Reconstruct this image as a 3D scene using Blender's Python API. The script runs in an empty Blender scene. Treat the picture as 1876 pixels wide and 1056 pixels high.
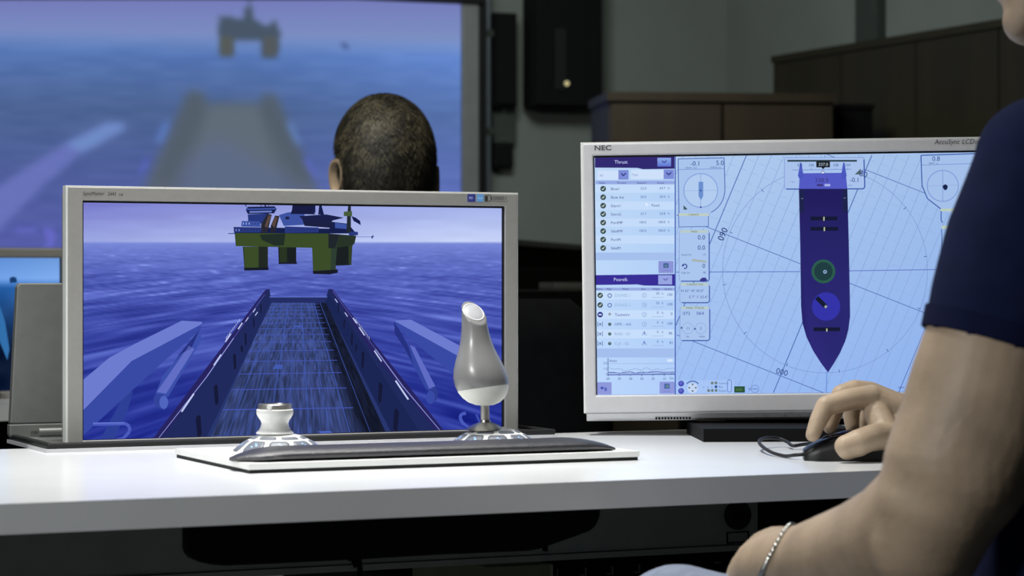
import bpy, bmesh, math, random
import numpy as np
from mathutils import Vector, Matrix, Euler, noise as mnoise

random.seed(7)
rng = np.random.RandomState(5)
scene = bpy.context.scene
COL = scene.collection
PI = math.pi
R = math.radians

# ------------------------------------------------------------------ camera
FPX, CX, HY, CAMZ = 4500.0, 938.0, 515.0, 0.929
cam_d = bpy.data.cameras.new('camera')
cam = bpy.data.objects.new('camera', cam_d)
COL.objects.link(cam)
cam.location = (0, 0, CAMZ)
cam.rotation_euler = (R(90), 0, 0)
cam_d.sensor_fit = 'HORIZONTAL'
cam_d.sensor_width = 36.0
cam_d.lens = FPX / 1876.0 * 36.0
cam_d.shift_y = -(528.0 - HY) / 1876.0
cam_d.clip_start = 0.05
cam_d.dof.use_dof = True
cam_d.dof.focus_distance = 2.85
cam_d.dof.aperture_fstop = 8.5
scene.camera = cam

# ------------------------------------------------------------------ world, exposure
world = bpy.data.worlds.new('world')
scene.world = world
world.use_nodes = True
world.node_tree.nodes['Background'].inputs[0].default_value = (0.55, 0.62, 0.6, 1)
world.node_tree.nodes['Background'].inputs[1].default_value = 0.01
scene.view_settings.view_transform = 'Standard'
scene.view_settings.look = 'None'
scene.view_settings.exposure = 0.0
scene.view_settings.gamma = 1.0
scene.view_settings.use_curve_mapping = False


def area_light(name, loc, size, power, color, target=None, sy=None, spread=180):
    d = bpy.data.lights.new(name, 'AREA')
    d.energy = power
    d.color = color
    d.size = size
    if sy:
        d.shape = 'RECTANGLE'
        d.size_y = sy
    d.spread = R(spread)
    o = bpy.data.objects.new(name, d)
    COL.objects.link(o)
    o.location = loc
    if target is not None:
        o.rotation_euler = (Vector(target) - Vector(loc)).to_track_quat('-Z', 'Y').to_euler()
    return o


# ceiling lights; the aisle and wall ones are added fill, unseen
area_light('light_over_desk', (-0.28, 2.62, 2.46), 0.45, 9.5, (1.0, 0.985, 0.95), (-0.20, 2.52, 0.74), spread=70)
area_light('fill_light_aisle', (-1.9, 0.1, 2.46), 0.9, 44.0, (0.98, 0.99, 1.0), (0.1, 2.6, 0.8), spread=130)  # added fill from the camera side, brightens front faces
area_light('light_over_second_row', (-0.45, 3.35, 2.46), 0.4, 4.5, (1.0, 0.95, 0.82), (-0.25, 4.0, 1.1), spread=80)
area_light('fill_light_wall', (-0.1, 5.3, 2.46), 0.8, 23.0, (0.93, 1.0, 0.95), (0.0, 6.6, 0.9), spread=140)  # added to brighten the back wall and display frame


# ------------------------------------------------------------------ geometry of the picture
def W(x, y, Y):
    """pixel + distance -> world point"""
    return Vector(((x - CX) / FPX * Y, Y, CAMZ - (y - HY) / FPX * Y))


def on_z(x, y, z):
    Y = (CAMZ - z) * FPX / (y - HY)
    return W(x, y, Y)


def on_plane(x, y, P, N):
    d = Vector(((x - CX) / FPX, 1.0, -(y - HY) / FPX))
    o = Vector((0, 0, CAMZ))
    t = (Vector(P) - o).dot(N) / d.dot(N)
    return o + d * t


def lin(c):
    out = []
    for v in c[:3]:
        v = v / 255.0
        out.append(v / 12.92 if v <= 0.04045 else ((v + 0.055) / 1.055) ** 2.4)
    return (out[0], out[1], out[2], 1.0)


# ------------------------------------------------------------------ materials
MATS = {}


def mat(name, rgb, rough=0.5, metal=0.0, spec=0.5, var=0.06, vscale=30.0, bump=0.0, bscale=200.0,
        emit=0.0, coat=0.0, sss=0.0, vstretch=(1, 1, 1)):
    if name in MATS:
        return MATS[name]
    m = bpy.data.materials.new(name)
    m.use_nodes = True
    nt = m.node_tree
    b = nt.nodes['Principled BSDF']
    c = lin(rgb)
    b.inputs['Roughness'].default_value = rough
    b.inputs['Metallic'].default_value = metal
    b.inputs['Specular IOR Level'].default_value = spec
    b.inputs['Coat Weight'].default_value = coat
    if sss:
        b.inputs['Subsurface Weight'].default_value = sss
        b.inputs['Subsurface Radius'].default_value = (0.008, 0.003, 0.002)
        b.inputs['Subsurface Scale'].default_value = 1.0
    tc = nt.nodes.new('ShaderNodeTexCoord')
    mp = nt.nodes.new('ShaderNodeMapping')
    mp.inputs['Scale'].default_value = vstretch
    nt.links.new(tc.outputs['Object'], mp.inputs[0])
    n = nt.nodes.new('ShaderNodeTexNoise')
    n.inputs['Scale'].default_value = vscale
    n.inputs['Detail'].default_value = 4
    nt.links.new(mp.outputs[0], n.inputs['Vector'])
    r = nt.nodes.new('ShaderNodeValToRGB')
    r.color_ramp.elements[0].position = 0.3
    r.color_ramp.elements[1].position = 0.7
    r.color_ramp.elements[0].color = tuple(max(0, v * (1 - var)) for v in c[:3]) + (1,)
    r.color_ramp.elements[1].color = tuple(min(1, v * (1 + var)) for v in c[:3]) + (1,)
    nt.links.new(n.outputs['Fac'], r.inputs[0])
    nt.links.new(r.outputs[0], b.inputs['Base Color'])
    if emit:
        b.inputs['Emission Color'].default_value = c
        b.inputs['Emission Strength'].default_value = emit
    if bump:
        n2 = nt.nodes.new('ShaderNodeTexNoise')
        n2.inputs['Scale'].default_value = bscale
        n2.inputs['Detail'].default_value = 3
        nt.links.new(mp.outputs[0], n2.inputs['Vector'])
        bp = nt.nodes.new('ShaderNodeBump')
        bp.inputs['Strength'].default_value = bump
        bp.inputs['Distance'].default_value = 0.002
        nt.links.new(n2.outputs['Fac'], bp.inputs['Height'])
        nt.links.new(bp.outputs[0], b.inputs['Normal'])
    MATS[name] = m
    return m


def attr_mat(name, emission=True, rough=0.6, bump=0.0):
    if name in MATS:
        return MATS[name]
    m = bpy.data.materials.new(name)
    m.use_nodes = True
    nt = m.node_tree
    a = nt.nodes.new('ShaderNodeAttribute')
    a.attribute_name = 'Col'
    if emission:
        nt.nodes.remove(nt.nodes['Principled BSDF'])
        e = nt.nodes.new('ShaderNodeEmission')
        nt.links.new(a.outputs['Color'], e.inputs['Color'])
        nt.links.new(e.outputs[0], nt.nodes['Material Output'].inputs[0])
    else:
        b = nt.nodes['Principled BSDF']
        b.inputs['Roughness'].default_value = rough
        nt.links.new(a.outputs['Color'], b.inputs['Base Color'])
    MATS[name] = m
    return m


# ------------------------------------------------------------------ object helpers
def tag(o, label=None, cat=None, group=None, kind=None):
    if label:
        o['label'] = label
    if cat:
        o['category'] = cat
    if group:
        o['group'] = group
    if kind:
        o['kind'] = kind
    return o


def thing(name, label, cat, loc=(0, 0, 0), rz=0.0, group=None, rot=None):
    o = bpy.data.objects.new(name, None)
    o.empty_display_size = 0.05
    COL.objects.link(o)
    o.location = loc
    o.rotation_euler = rot if rot is not None else (0, 0, rz)
    tag(o, label, cat, group)
    return o


def obj(name, me, m=None, parent=None, smooth=False, loc=None, rot=None):
    o = bpy.data.objects.new(name, me)
    COL.objects.link(o)
    if m is not None:
        for mm in (m if isinstance(m, (list, tuple)) else [m]):
            me.materials.append(mm)
    if parent is not None:
        o.parent = parent
    if loc is not None:
        o.location = loc
    if rot is not None:
        o.rotation_euler = rot
    if smooth:
        me.polygons.foreach_set('use_smooth', [True] * len(me.polygons))
        if len(me.polygons) < 20000:
            me.set_sharp_from_angle(angle=R(42))
    return o


def fin(bm, name='mesh', recalc=True):
    if recalc:
        bmesh.ops.recalc_face_normals(bm, faces=bm.faces)
    me = bpy.data.meshes.new(name)
    bm.to_mesh(me)
    bm.free()
    return me


def bevel(bm, w, seg=2, angle=30):
    if w <= 0:
        return
    es = [e for e in bm.edges if len(e.link_faces) == 2 and e.calc_face_angle(0) > R(angle)]
    bmesh.ops.bevel(bm, geom=es, offset=w, segments=seg, affect='EDGES', profile=0.5, clamp_overlap=True)


def box(bm, x0, x1, y0, y1, z0, z1):
    v = [bm.verts.new(p) for p in [(x0, y0, z0), (x1, y0, z0), (x1, y1, z0), (x0, y1, z0),
                                   (x0, y0, z1), (x1, y0, z1), (x1, y1, z1), (x0, y1, z1)]]
    for f in [(0, 3, 2, 1), (4, 5, 6, 7), (0, 1, 5, 4), (1, 2, 6, 5), (2, 3, 7, 6), (3, 0, 4, 7)]:
        bm.faces.new([v[i] for i in f])
    return v


def mbox(x0, x1, y0, y1, z0, z1, bw=0.0, seg=2):
    bm = bmesh.new()
    box(bm, x0, x1, y0, y1, z0, z1)
    bevel(bm, bw, seg)
    return fin(bm)


def prism(pts, a0, a1, axis='y', bw=0.0, seg=2):
    """polygon pts (p,q) extruded along axis: y -> (p,y,q), z -> (p,q,z), x -> (x,p,q)"""
    bm = bmesh.new()

    def mk(p, a):
        return {'y': (p[0], a, p[1]), 'z': (p[0], p[1], a), 'x': (a, p[0], p[1])}[axis]
    lo = [bm.verts.new(mk(p, a0)) for p in pts]
    hi = [bm.verts.new(mk(p, a1)) for p in pts]
    n = len(pts)
    bm.faces.new(lo)
    bm.faces.new(list(reversed(hi)))
    for i in range(n):
        j = (i + 1) % n
        bm.faces.new([lo[i], lo[j], hi[j], hi[i]])
    bmesh.ops.recalc_face_normals(bm, faces=bm.faces)
    bevel(bm, bw, seg)
    return fin(bm)


def frame_mesh(ox0, ox1, oz0, oz1, ix0, ix1, iz0, iz1, y0, y1, bw=0.0, seg=2):
    """rectangular ring in xz, thickness y0..y1"""
    bm = bmesh.new()
    O = [(ox0, oz0), (ox1, oz0), (ox1, oz1), (ox0, oz1)]
    I = [(ix0, iz0), (ix1, iz0), (ix1, iz1), (ix0, iz1)]
    vo = [[bm.verts.new((p[0], y, p[1])) for p in O] for y in (y0, y1)]
    vi = [[bm.verts.new((p[0], y, p[1])) for p in I] for y in (y0, y1)]
    for i in range(4):
        j = (i + 1) % 4
        bm.faces.new([vo[0][i], vo[0][j], vi[0][j], vi[0][i]])
        bm.faces.new([vo[1][j], vo[1][i], vi[1][i], vi[1][j]])
        bm.faces.new([vo[0][j], vo[0][i], vo[1][i], vo[1][j]])
        bm.faces.new([vi[0][i], vi[0][j], vi[1][j], vi[1][i]])
    bmesh.ops.recalc_face_normals(bm, faces=bm.faces)
    bevel(bm, bw, seg)
    return fin(bm)


def lathe(prof, n=48, center=(0, 0, 0)):
    bm = bmesh.new()
    rings = []
    cx, cy, cz = center
    for r, z in prof:
        if r < 1e-6:
            rings.append([bm.verts.new((cx, cy, cz + z))])
        else:
            rings.append([bm.verts.new((cx + r * math.cos(2 * PI * k / n), cy + r * math.sin(2 * PI * k / n), cz + z))
                          for k in range(n)])
    for a, b in zip(rings[:-1], rings[1:]):
        if len(a) == 1 and len(b) == 1:
            continue
        for k in range(n):
            k2 = (k + 1) % n
            if len(a) == 1:
                bm.faces.new([a[0], b[k2], b[k]])
            elif len(b) == 1:
                bm.faces.new([a[k], a[k2], b[0]])
            else:
                bm.faces.new([a[k], a[k2], b[k2], b[k]])
    for ring in (rings[0], rings[-1]):
        if len(ring) > 2:
            try:
                bm.faces.new(ring)
            except ValueError:
                pass
    return fin(bm)


def loft(rings, cap=True, closed=True):
    """rings: list of lists of Vector, equal length"""
    bm = bmesh.new()
    vr = [[bm.verts.new(p) for p in r] for r in rings]
    n = len(rings[0])
    for a, b in zip(vr[:-1], vr[1:]):
        for k in range(n if closed else n - 1):
            k2 = (k + 1) % n
            bm.faces.new([a[k], a[k2], b[k2], b[k]])
    if cap:
        bm.faces.new(list(reversed(vr[0])))
        bm.faces.new(vr[-1])
    return fin(bm)


def smooth_path(pts, n=10):
    pts = [Vector(p) for p in pts]
    out = []
    P = [pts[0]] + pts + [pts[-1]]
    for i in range(1, len(P) - 2):
        for k in range(n):
            t = k / n
            a, b, c, d = P[i - 1], P[i], P[i + 1], P[i + 2]
            out.append(0.5 * ((2 * b) + (c - a) * t + (2 * a - 5 * b + 4 * c - d) * t * t + (3 * b - 3 * c + d - a) * t ** 3))
    out.append(pts[-1])
    return out


def tube(pts, r, n=10, spl=8):
    pts = smooth_path(pts, spl) if spl else [Vector(p) for p in pts]
    rings = []
    up = Vector((0.13, 0.21, 1)).normalized()
    for i, p in enumerate(pts):
        t = (pts[min(i + 1, len(pts) - 1)] - pts[max(i - 1, 0)]).normalized()
        a = t.cross(up)
        if a.length < 1e-4:
            a = t.cross(Vector((1, 0, 0)))
        a.normalize()
        b = a.cross(t)
        up = b
        rr = r(i / (len(pts) - 1)) if callable(r) else r
        rings.append([p + (a * math.cos(2 * PI * k / n) + b * math.sin(2 * PI * k / n)) * rr for k in range(n)])
    return loft(rings)


# ---- organic bodies: capsules united by a voxel remesh
class Flesh:
    def __init__(self):
        self.bm = bmesh.new()

    def ball(self, c, r, scale=(1, 1, 1), rot=None, seg=20):
        M = Matrix.Translation(Vector(c))
        if rot is not None:
            M = M @ rot.to_4x4()
        M = M @ Matrix.Diagonal((r * scale[0], r * scale[1], r * scale[2], 1))
        bmesh.ops.create_uvsphere(self.bm, u_segments=seg, v_segments=max(8, seg // 2), radius=1.0, matrix=M)
        return self

    def chain(self, pts, seg=20):
        """pts: (Vector, radius) with real tapered segments between"""
        for (p, r), (q, s) in zip(pts[:-1], pts[1:]):
            p, q = Vector(p), Vector(q)
            d = q - p
            L = d.length
            if L < 1e-6:
                continue
            quat = d.to_track_quat('Z', 'Y')
            M = Matrix.Translation((p + q) / 2) @ quat.to_matrix().to_4x4()
            bmesh.ops.create_cone(self.bm, cap_ends=True, segments=seg, radius1=r, radius2=s, depth=L, matrix=M)
        for p, r in pts:
            self.ball(p, r, seg=seg)
        return self

    def build(self, voxel, smooth=4):
        me = fin(self.bm)
        o = bpy.data.objects.new('tmp', me)
        COL.objects.link(o)
        md = o.modifiers.new('r', 'REMESH')
        md.mode = 'VOXEL'
        md.voxel_size = voxel
        if smooth:
            s = o.modifiers.new('s', 'SMOOTH')
            s.factor = 0.5
            s.iterations = smooth
        dg = bpy.context.evaluated_depsgraph_get()
        dg.update()
        out = bpy.data.meshes.new_from_object(o.evaluated_get(dg))
        bpy.data.objects.remove(o)
        bpy.data.meshes.remove(me)
        return out


def join_meshes(ms):
    bm = bmesh.new()
    for m in ms:
        bm.from_mesh(m)
        bpy.data.meshes.remove(m)
    return fin(bm, recalc=False)


# ---- text
def text_tris(s, shear=0.0, bold=0.0):
    c = bpy.data.curves.new('t', 'FONT')
    c.body = s
    c.size = 1.0
    c.shear = shear
    c.offset = bold
    c.resolution_u = 3
    o = bpy.data.objects.new('t', c)
    COL.objects.link(o)
    dg = bpy.context.evaluated_depsgraph_get()
    dg.update()
    me = o.evaluated_get(dg).to_mesh()
    me.calc_loop_triangles()
    vs = [(v.co.x, v.co.y) for v in me.vertices]
    tr = [tuple(t.vertices) for t in me.loop_triangles]
    o.evaluated_get(dg).to_mesh_clear()
    bpy.data.objects.remove(o)
    bpy.data.curves.remove(c)
    return vs, tr


class Painter:
    """flat coloured drawing; coordinates are drawing units, mapped onto a real plane by fmap(x,y,layer)"""

    def __init__(self, fmap):
        self.v, self.f, self.c = [], [], []
        self.fmap = fmap
        self.n = 0

    def _add(self, pts, faces, cols, layer):
        b = len(self.v)
        self.v += [self.fmap(p[0], p[1], layer) for p in pts]
        for k, f in enumerate(faces):
            self.f.append([b + i for i in f])
            self.c.append(cols[k])

    def poly(self, pts, col, layer=1, cols=None):
        cl = [lin(c) for c in cols] if cols else [lin(col)] * len(pts)
        # triangulate simply through bmesh-free fan if convex is not guaranteed -> use ngon
        self._add(pts, [list(range(len(pts)))], [cl], layer)

    def rect(self, x0, y0, x1, y1, col, layer=1, cols=None):
        self.poly([(x0, y0), (x1, y0), (x1, y1), (x0, y1)], col, layer, cols)

    def line(self, pts, w, col, layer=1):
        for (x0, y0), (x1, y1) in zip(pts[:-1], pts[1:]):
            dx, dy = x1 - x0, y1 - y0
            L = math.hypot(dx, dy)
            if L < 1e-6:
                continue
            nx, ny = -dy / L * w / 2, dx / L * w / 2
            self.poly([(x0 + nx, y0 + ny), (x1 + nx, y1 + ny), (x1 - nx, y1 - ny), (x0 - nx, y0 - ny)], col, layer)

    def disc(self, cx, cy, r, col, layer=1, n=28, ry=None):
        ry = ry or r
        self.poly([(cx + r * math.cos(2 * PI * k / n), cy + ry * math.sin(2 * PI * k / n)) for k in range(n)], col, layer)

    def ring(self, cx, cy, r, w, col, layer=1, n=48, a0=0.0, a1=2 * PI):
        P = [(cx + r * math.cos(a0 + (a1 - a0) * k / n), cy + r * math.sin(a0 + (a1 - a0) * k / n)) for k in range(n + 1)]
        self.line(P, w, col, layer)

    def rrect(self, x0, y0, x1, y1, r, col, layer=1, stroke=None, sw=1.0, sides=None):
        P = []
        for (cx, cy, a) in [(x1 - r, y0 + r, -90), (x1 - r, y1 - r, 0), (x0 + r, y1 - r, 90), (x0 + r, y0 + r, 180)]:
            for k in range(6):
                t = R(a + 90 * k / 5)
                P.append((cx + r * math.cos(t), cy + r * math.sin(t)))
        if col:
            self.poly(P, col, layer)
        if stroke:
            self.line(P + [P[0]], sw, stroke, layer + 1)

    def text(self, s, x, y, h, col, layer=3, align='l', rot=0.0, shear=0.0, bold=0.0, wscale=1.0):
        """baseline-left at (x,y), h = cap height in drawing units, y down"""
        vs, tr = text_tris(s, shear, bold)
        if not vs:
            return
        sc = h / 0.69
        w = max(v[0] for v in vs) * sc * wscale
        ox = {'l': 0, 'c': -w / 2, 'r': -w}[align]
        ca, sa = math.cos(rot), math.sin(rot)
        pts = []
        for vx, vy in vs:
            px, py = vx * sc * wscale + ox, -vy * sc
            pts.append((x + px * ca - py * sa, y + px * sa + py * ca))
        cl = lin(col)
        self._add(pts, tr, [[cl] * 3] * len(tr), layer)

    def grid(self, xs, ys, colors, layer=0, warp=None):
        """colors: array (len(ys), len(xs), 3) in sRGB 0..255"""
        ny, nx = len(ys), len(xs)
        pts = []
        for j in range(ny):
            for i in range(nx):
                pts.append(warp(xs[i], ys[j]) if warp else (xs[i], ys[j]))
        c = np.clip(colors, 0, 255) / 255.0
        c = np.where(c <= 0.04045, c / 12.92, ((c + 0.055) / 1.055) ** 2.4)
        c = c.reshape(-1, 3)
        F, C = [], []
        for j in range(ny - 1):
            for i in range(nx - 1):
                q = [j * nx + i, j * nx + i + 1, (j + 1) * nx + i + 1, (j + 1) * nx + i]
                F.append(q)
                C.append([(c[k][0], c[k][1], c[k][2], 1.0) for k in q])
        self._add(pts, F, C, layer)

    def mesh(self, name='drawing'):
        me = bpy.data.meshes.new(name)
        me.from_pydata(self.v, [], self.f)
        a = me.color_attributes.new('Col', 'FLOAT_COLOR', 'CORNER')
        flat = []
        for p, cl in zip(me.polygons, self.c):
            for k in range(p.loop_total):
                flat += cl[k]
        a.data.foreach_set('color', flat)
        return me


def vnoise(x, y, seed=0):
    xi, yi = np.floor(x), np.floor(y)
    xf, yf = x - xi, y - yi

    def h(a, b):
        s = np.sin(a * 127.1 + b * 311.7 + seed * 74.7) * 43758.5453
        return s - np.floor(s)
    u = xf * xf * (3 - 2 * xf)
    w = yf * yf * (3 - 2 * yf)
    return (h(xi, yi) * (1 - u) + h(xi + 1, yi) * u) * (1 - w) + (h(xi, yi + 1) * (1 - u) + h(xi + 1, yi + 1) * u) * w


def in_poly(X, Y, pts):
    ins = np.zeros(X.shape, bool)
    n = len(pts)
    for i in range(n):
        x0, y0 = pts[i]
        x1, y1 = pts[(i + 1) % n]
        if y0 == y1:
            continue
        cond = ((y0 > Y) != (y1 > Y)) & (X < (x1 - x0) * (Y - y0) / (y1 - y0) + x0)
        ins ^= cond
    return ins


def blur(a, n):
    for _ in range(n):
        p = np.pad(a, ((1, 1), (0, 0)) + ((0, 0),) * (a.ndim - 2), 'edge')
        a = (p[:-2] + 2 * p[1:-1] + p[2:]) / 4
        p = np.pad(a, ((0, 0), (1, 1)) + ((0, 0),) * (a.ndim - 2), 'edge')
        a = (p[:, :-2] + 2 * p[:, 1:-1] + p[:, 2:]) / 4
    return a


def px_local(o_matrix):
    """pixel -> local (x,z) on the local y=0 plane of a matrix"""
    Mi = o_matrix.inverted()
    P = o_matrix.translation
    N = (o_matrix.to_3x3() @ Vector((0, 1, 0))).normalized()

    def f(x, y):
        return Mi @ on_plane(x, y, P, N)
    return f


def xyz_rot(loc, rot):
    return Matrix.Translation(Vector(loc)) @ Euler(rot, 'XYZ').to_matrix().to_4x4()


# materials used everywhere
M_white = mat('white_laminate', (222, 225, 227), 0.22, spec=0.5, var=0.02, vscale=12, bump=0.02, bscale=900)
M_whitepl = mat('white_plastic', (240, 241, 238), 0.32, var=0.01)
M_silver = mat('silver_bezel', (150, 149, 145), 0.42, metal=0.0, var=0.03, vscale=120)
M_silverlt = mat('pale_silver_bezel', (205, 205, 207), 0.4, var=0.02, vscale=120)
M_edge_highlight = mat('edge_highlight_paint', (232, 234, 230), 0.3, var=0.01)  # pale colour for the highlight along monitor edges
M_case = mat('case_silver', (128, 130, 127), 0.42, metal=0.25, var=0.05, vscale=60)
M_black = mat('black_plastic', (14, 14, 15), 0.4, var=0.15)
M_matte = mat('black_matte', (8, 8, 9), 0.8, spec=0.2, var=0.2)
M_rubber = mat('black_rubber', (13, 13, 14), 0.62, var=0.1)
M_leather = mat('black_leather', (40, 40, 46), 0.40, spec=0.9, var=0.15, vscale=300, bump=0.35, bscale=850)
M_chrome = mat('brushed_metal', (186, 184, 178), 0.34, metal=1.0, var=0.05, vscale=60)
M_grip = mat('grey_grip', (128, 128, 128), 0.3, spec=0.6, var=0.03, coat=0.15)
M_key = mat('translucent_grey_key', (104, 109, 118), 0.45, var=0.05)
M_icon = mat('lit_key_icon', (150, 190, 250), 0.4, emit=0.45, var=0.02)
M_steel = mat('dark_steel', (58, 64, 60), 0.5, metal=0.1, var=0.08)
M_duct = mat('grey_duct_steel', (172, 178, 170), 0.5, var=0.06)
M_wall = mat('grey_wall_paint', (118, 124, 119), 0.8, spec=0.2, var=0.05, vscale=6, bump=0.05, bscale=120)
M_floor = mat('grey_carpet', (96, 100, 98), 0.95, spec=0.1, var=0.2, vscale=180, bump=0.3, bscale=500)
M_ceil = mat('ceiling_tile_paint', (170, 172, 168), 0.9, var=0.03)
M_brown = mat('brown_wood', (47, 37, 22), 0.55, var=0.22, vscale=14, vstretch=(1, 1, 0.12))
M_brown2 = mat('brown_wood_dark', (40, 35, 19), 0.6, var=0.22, vscale=14, vstretch=(1, 1, 0.12))
M_screen = attr_mat('screen_emission')
M_print = attr_mat('printed_lettering', emission=False)
M_ink = mat('dark_ink', (44, 44, 46), 0.5, var=0.05)
M_skin = mat('skin', (174, 154, 131), 0.5, spec=0.35, var=0.17, vscale=22, bump=0.15, bscale=260, sss=0.03)
M_navy = mat('navy_cotton', (21, 30, 64), 0.9, spec=0.15, var=0.14, vscale=40, bump=0.25, bscale=1200)
M_cuff = mat('navy_rib', (17, 24, 56), 0.9, spec=0.15, var=0.14, bump=0.3, bscale=1500)
M_jeans = mat('pale_denim', (120, 130, 150), 0.9, var=0.12, vscale=120)
M_dark = mat('dark_fabric', (26, 27, 30), 0.9, spec=0.15, var=0.15, bump=0.2, bscale=900)

TH = R(24.8)
uD = Vector((math.cos(TH), math.sin(TH), 0))
vD = Vector((-math.sin(TH), math.cos(TH), 0))
DZ = 0.74

# ================================================================== the room
TW = R(20.0)
uW = Vector((math.cos(TW), math.sin(TW), 0))
vW = Vector((-math.sin(TW), math.cos(TW), 0))
WP = W(845, 300, 7.06)
WP.z = 0
rl = Vector((math.sin(R(24.4)), -math.cos(R(24.4)), 0))      # right wall runs towards the viewer
RP = Vector((0.80, 7.0, 0))


def line_x(p, d, q, e):
    den = d.x * e.y - d.y * e.x
    t = ((q.x - p.x) * e.y - (q.y - p.y) * e.x) / den
    return p + d * t


corner = line_x(WP, uW, RP, rl)


def wall(name, a, b, z0, z1, th, m):
    a, b = Vector(a), Vector(b)
    d = (b - a).normalized()
    n = Vector((-d.y, d.x, 0)) * th
    bm = bmesh.new()
    lo = [bm.verts.new((p.x, p.y, z0)) for p in (a, b, b + n, a + n)]
    hi = [bm.verts.new((p.x, p.y, z1)) for p in (a, b, b + n, a + n)]
    bm.faces.new(lo)
    bm.faces.new(hi)
    for i in range(4):
        bm.faces.new([lo[i], lo[(i + 1) % 4], hi[(i + 1) % 4], hi[i]])
    return tag(obj(name, fin(bm), m), kind='structure')


ROOMH = 2.55
wl = WP - uW * 5.6
nl = wl + rl * 9.5
nr = corner + rl * 9.5
wall('wall_back', wl, corner, 0, ROOMH, 0.12, M_wall)
wall('wall_right', corner, nr, 0, ROOMH, 0.12, M_wall)
wall('wall_left', nl, wl, 0, ROOMH, 0.12, M_wall)
wall('wall_front', nr, nl, 0, ROOMH, 0.12, M_wall)
tag(obj('floor', mbox(-7, 7, -3, 10, -0.1, 0), M_floor), kind='structure')
tag(obj('ceiling', mbox(-7, 7, -3, 10, ROOMH, ROOMH + 0.1), M_ceil), kind='structure')
bmw = bmesh.new()
box(bmw, -3.5, (corner - WP).length - 0.01, -0.014, 0, 0, 0.09)
bevel(bmw, 0.004)
tag(obj('baseboard_back', fin(bmw), M_steel, loc=WP, rot=(0, 0, TW)), kind='structure')
# dark upright strip on the right wall above the panelling
pc = W(1602, 50, 6.62)
tag(obj('trim_1', mbox(-0.055, 0.055, -0.05, 0.02, 0, ROOMH, 0.004), mat('dark_trim', (52, 58, 54), 0.7),
        loc=(pc.x + 0.02, pc.y, 0), rot=(0, 0, R(24.4 - 90))), kind='structure')

# lamp housings out of view; aisle and wall ones added for their fill lights
for nm, loc, sz, lb in (('unseen_ceiling_lamp', (-0.28, 2.62), 0.5, 'square ceiling lamp above the white desk'),
                        ('unseen_ceiling_lamp', (-1.9, 0.1), 0.95, 'wide square ceiling lamp above the aisle, unseen and added as fill'),
                        ('unseen_ceiling_lamp', (-0.45, 3.35), 0.45, 'small square ceiling lamp above the second row'),
                        ('unseen_ceiling_lamp', (-0.1, 5.3), 0.85, 'square ceiling lamp near the back wall, unseen and added to brighten it')):
    t = thing(nm, lb, 'lamp', (loc[0], loc[1], ROOMH))
    obj('housing', mbox(-sz / 2, sz / 2, -sz / 2, sz / 2, -0.05, 0, 0.006), M_whitepl, t)
    obj('lamp_trim', frame_mesh(-sz / 2 - .02, sz / 2 + .02, -sz / 2 - .02, sz / 2 + .02, -sz / 2, sz / 2, -sz / 2, sz / 2, 0, 0.012),
        M_silver, t, rot=(R(-90), 0, 0))

# ---- brown panelling along the right wall, planks one by one
t = thing('wood_panelling', 'tall dark brown wooden panelling along the right wall behind the white-framed monitor', 'panelling',
          (RP.x, RP.y, 0), math.atan2(rl.y, rl.x))
PZ = 1.567
pw = 0.36
sh = mbox(0.003, pw - 0.003, -0.065, -0.022, 0.02, PZ - 0.02, 0.004)
for k in range(14):
    obj('plank', sh, None, t, loc=(k * pw, 0, 0))
sh.materials.append(M_brown2)
obj('top_rail', mbox(0, pw * 14, -0.072, -0.012, PZ - 0.02, PZ, 0.004), M_brown2, t)
obj('backing_board', mbox(0, pw * 14, -0.022, -0.012, 0, PZ - 0.02), M_brown2, t)

# ---- low brown cupboard in front of the back wall
a = W(1117, 168, 6.15)
b = W(1528, 165, 6.22)
cw = (b - a).length
t = thing('cupboard', 'low brown wooden cupboard against the back wall right of the black loudspeaker', 'cupboard', (a.x, a.y, 0),
          math.atan2(b.y - a.y, b.x - a.x))
obj('body', mbox(0, cw, 0.02, 0.30, 0.06, a.z - 0.022, 0.004), M_brown, t)
obj('plinth', mbox(0.02, cw - 0.02, 0.04, 0.29, 0, 0.06), M_matte, t)
obj('top', mbox(-0.006, cw + 0.006, 0, 0.31, a.z - 0.022, a.z, 0.004), M_brown, t)
for k in range(2):
    d = obj('door', mbox(k * cw / 2 + 0.004, (k + 1) * cw / 2 - 0.004, 0.0, 0.02, 0.07, a.z - 0.03, 0.003), M_brown, t)
    hx = cw / 2 + (-0.04 if k == 0 else 0.04)
    obj('handle', tube([(hx, 0, 0.75), (hx, -0.025, 0.76), (hx, -0.025, 0.86), (hx, 0, 0.87)], 0.005), M_chrome, d)
# black block standing in for the shadowed gap beside it
a2 = W(1545, 190, 6.3)
t = thing('gap_shade_block', 'black block standing in for the shadowed gap beside the brown cupboard', 'box', (a2.x, a2.y, 0), R(20))
obj('body', mbox(0, 0.085, 0, 0.12, 0, a2.z - 0.012, 0.004), M_matte, t)
obj('lid', mbox(-0.004, 0.089, -0.004, 0.124, a2.z - 0.012, a2.z, 0.004), M_black, t)

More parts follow.
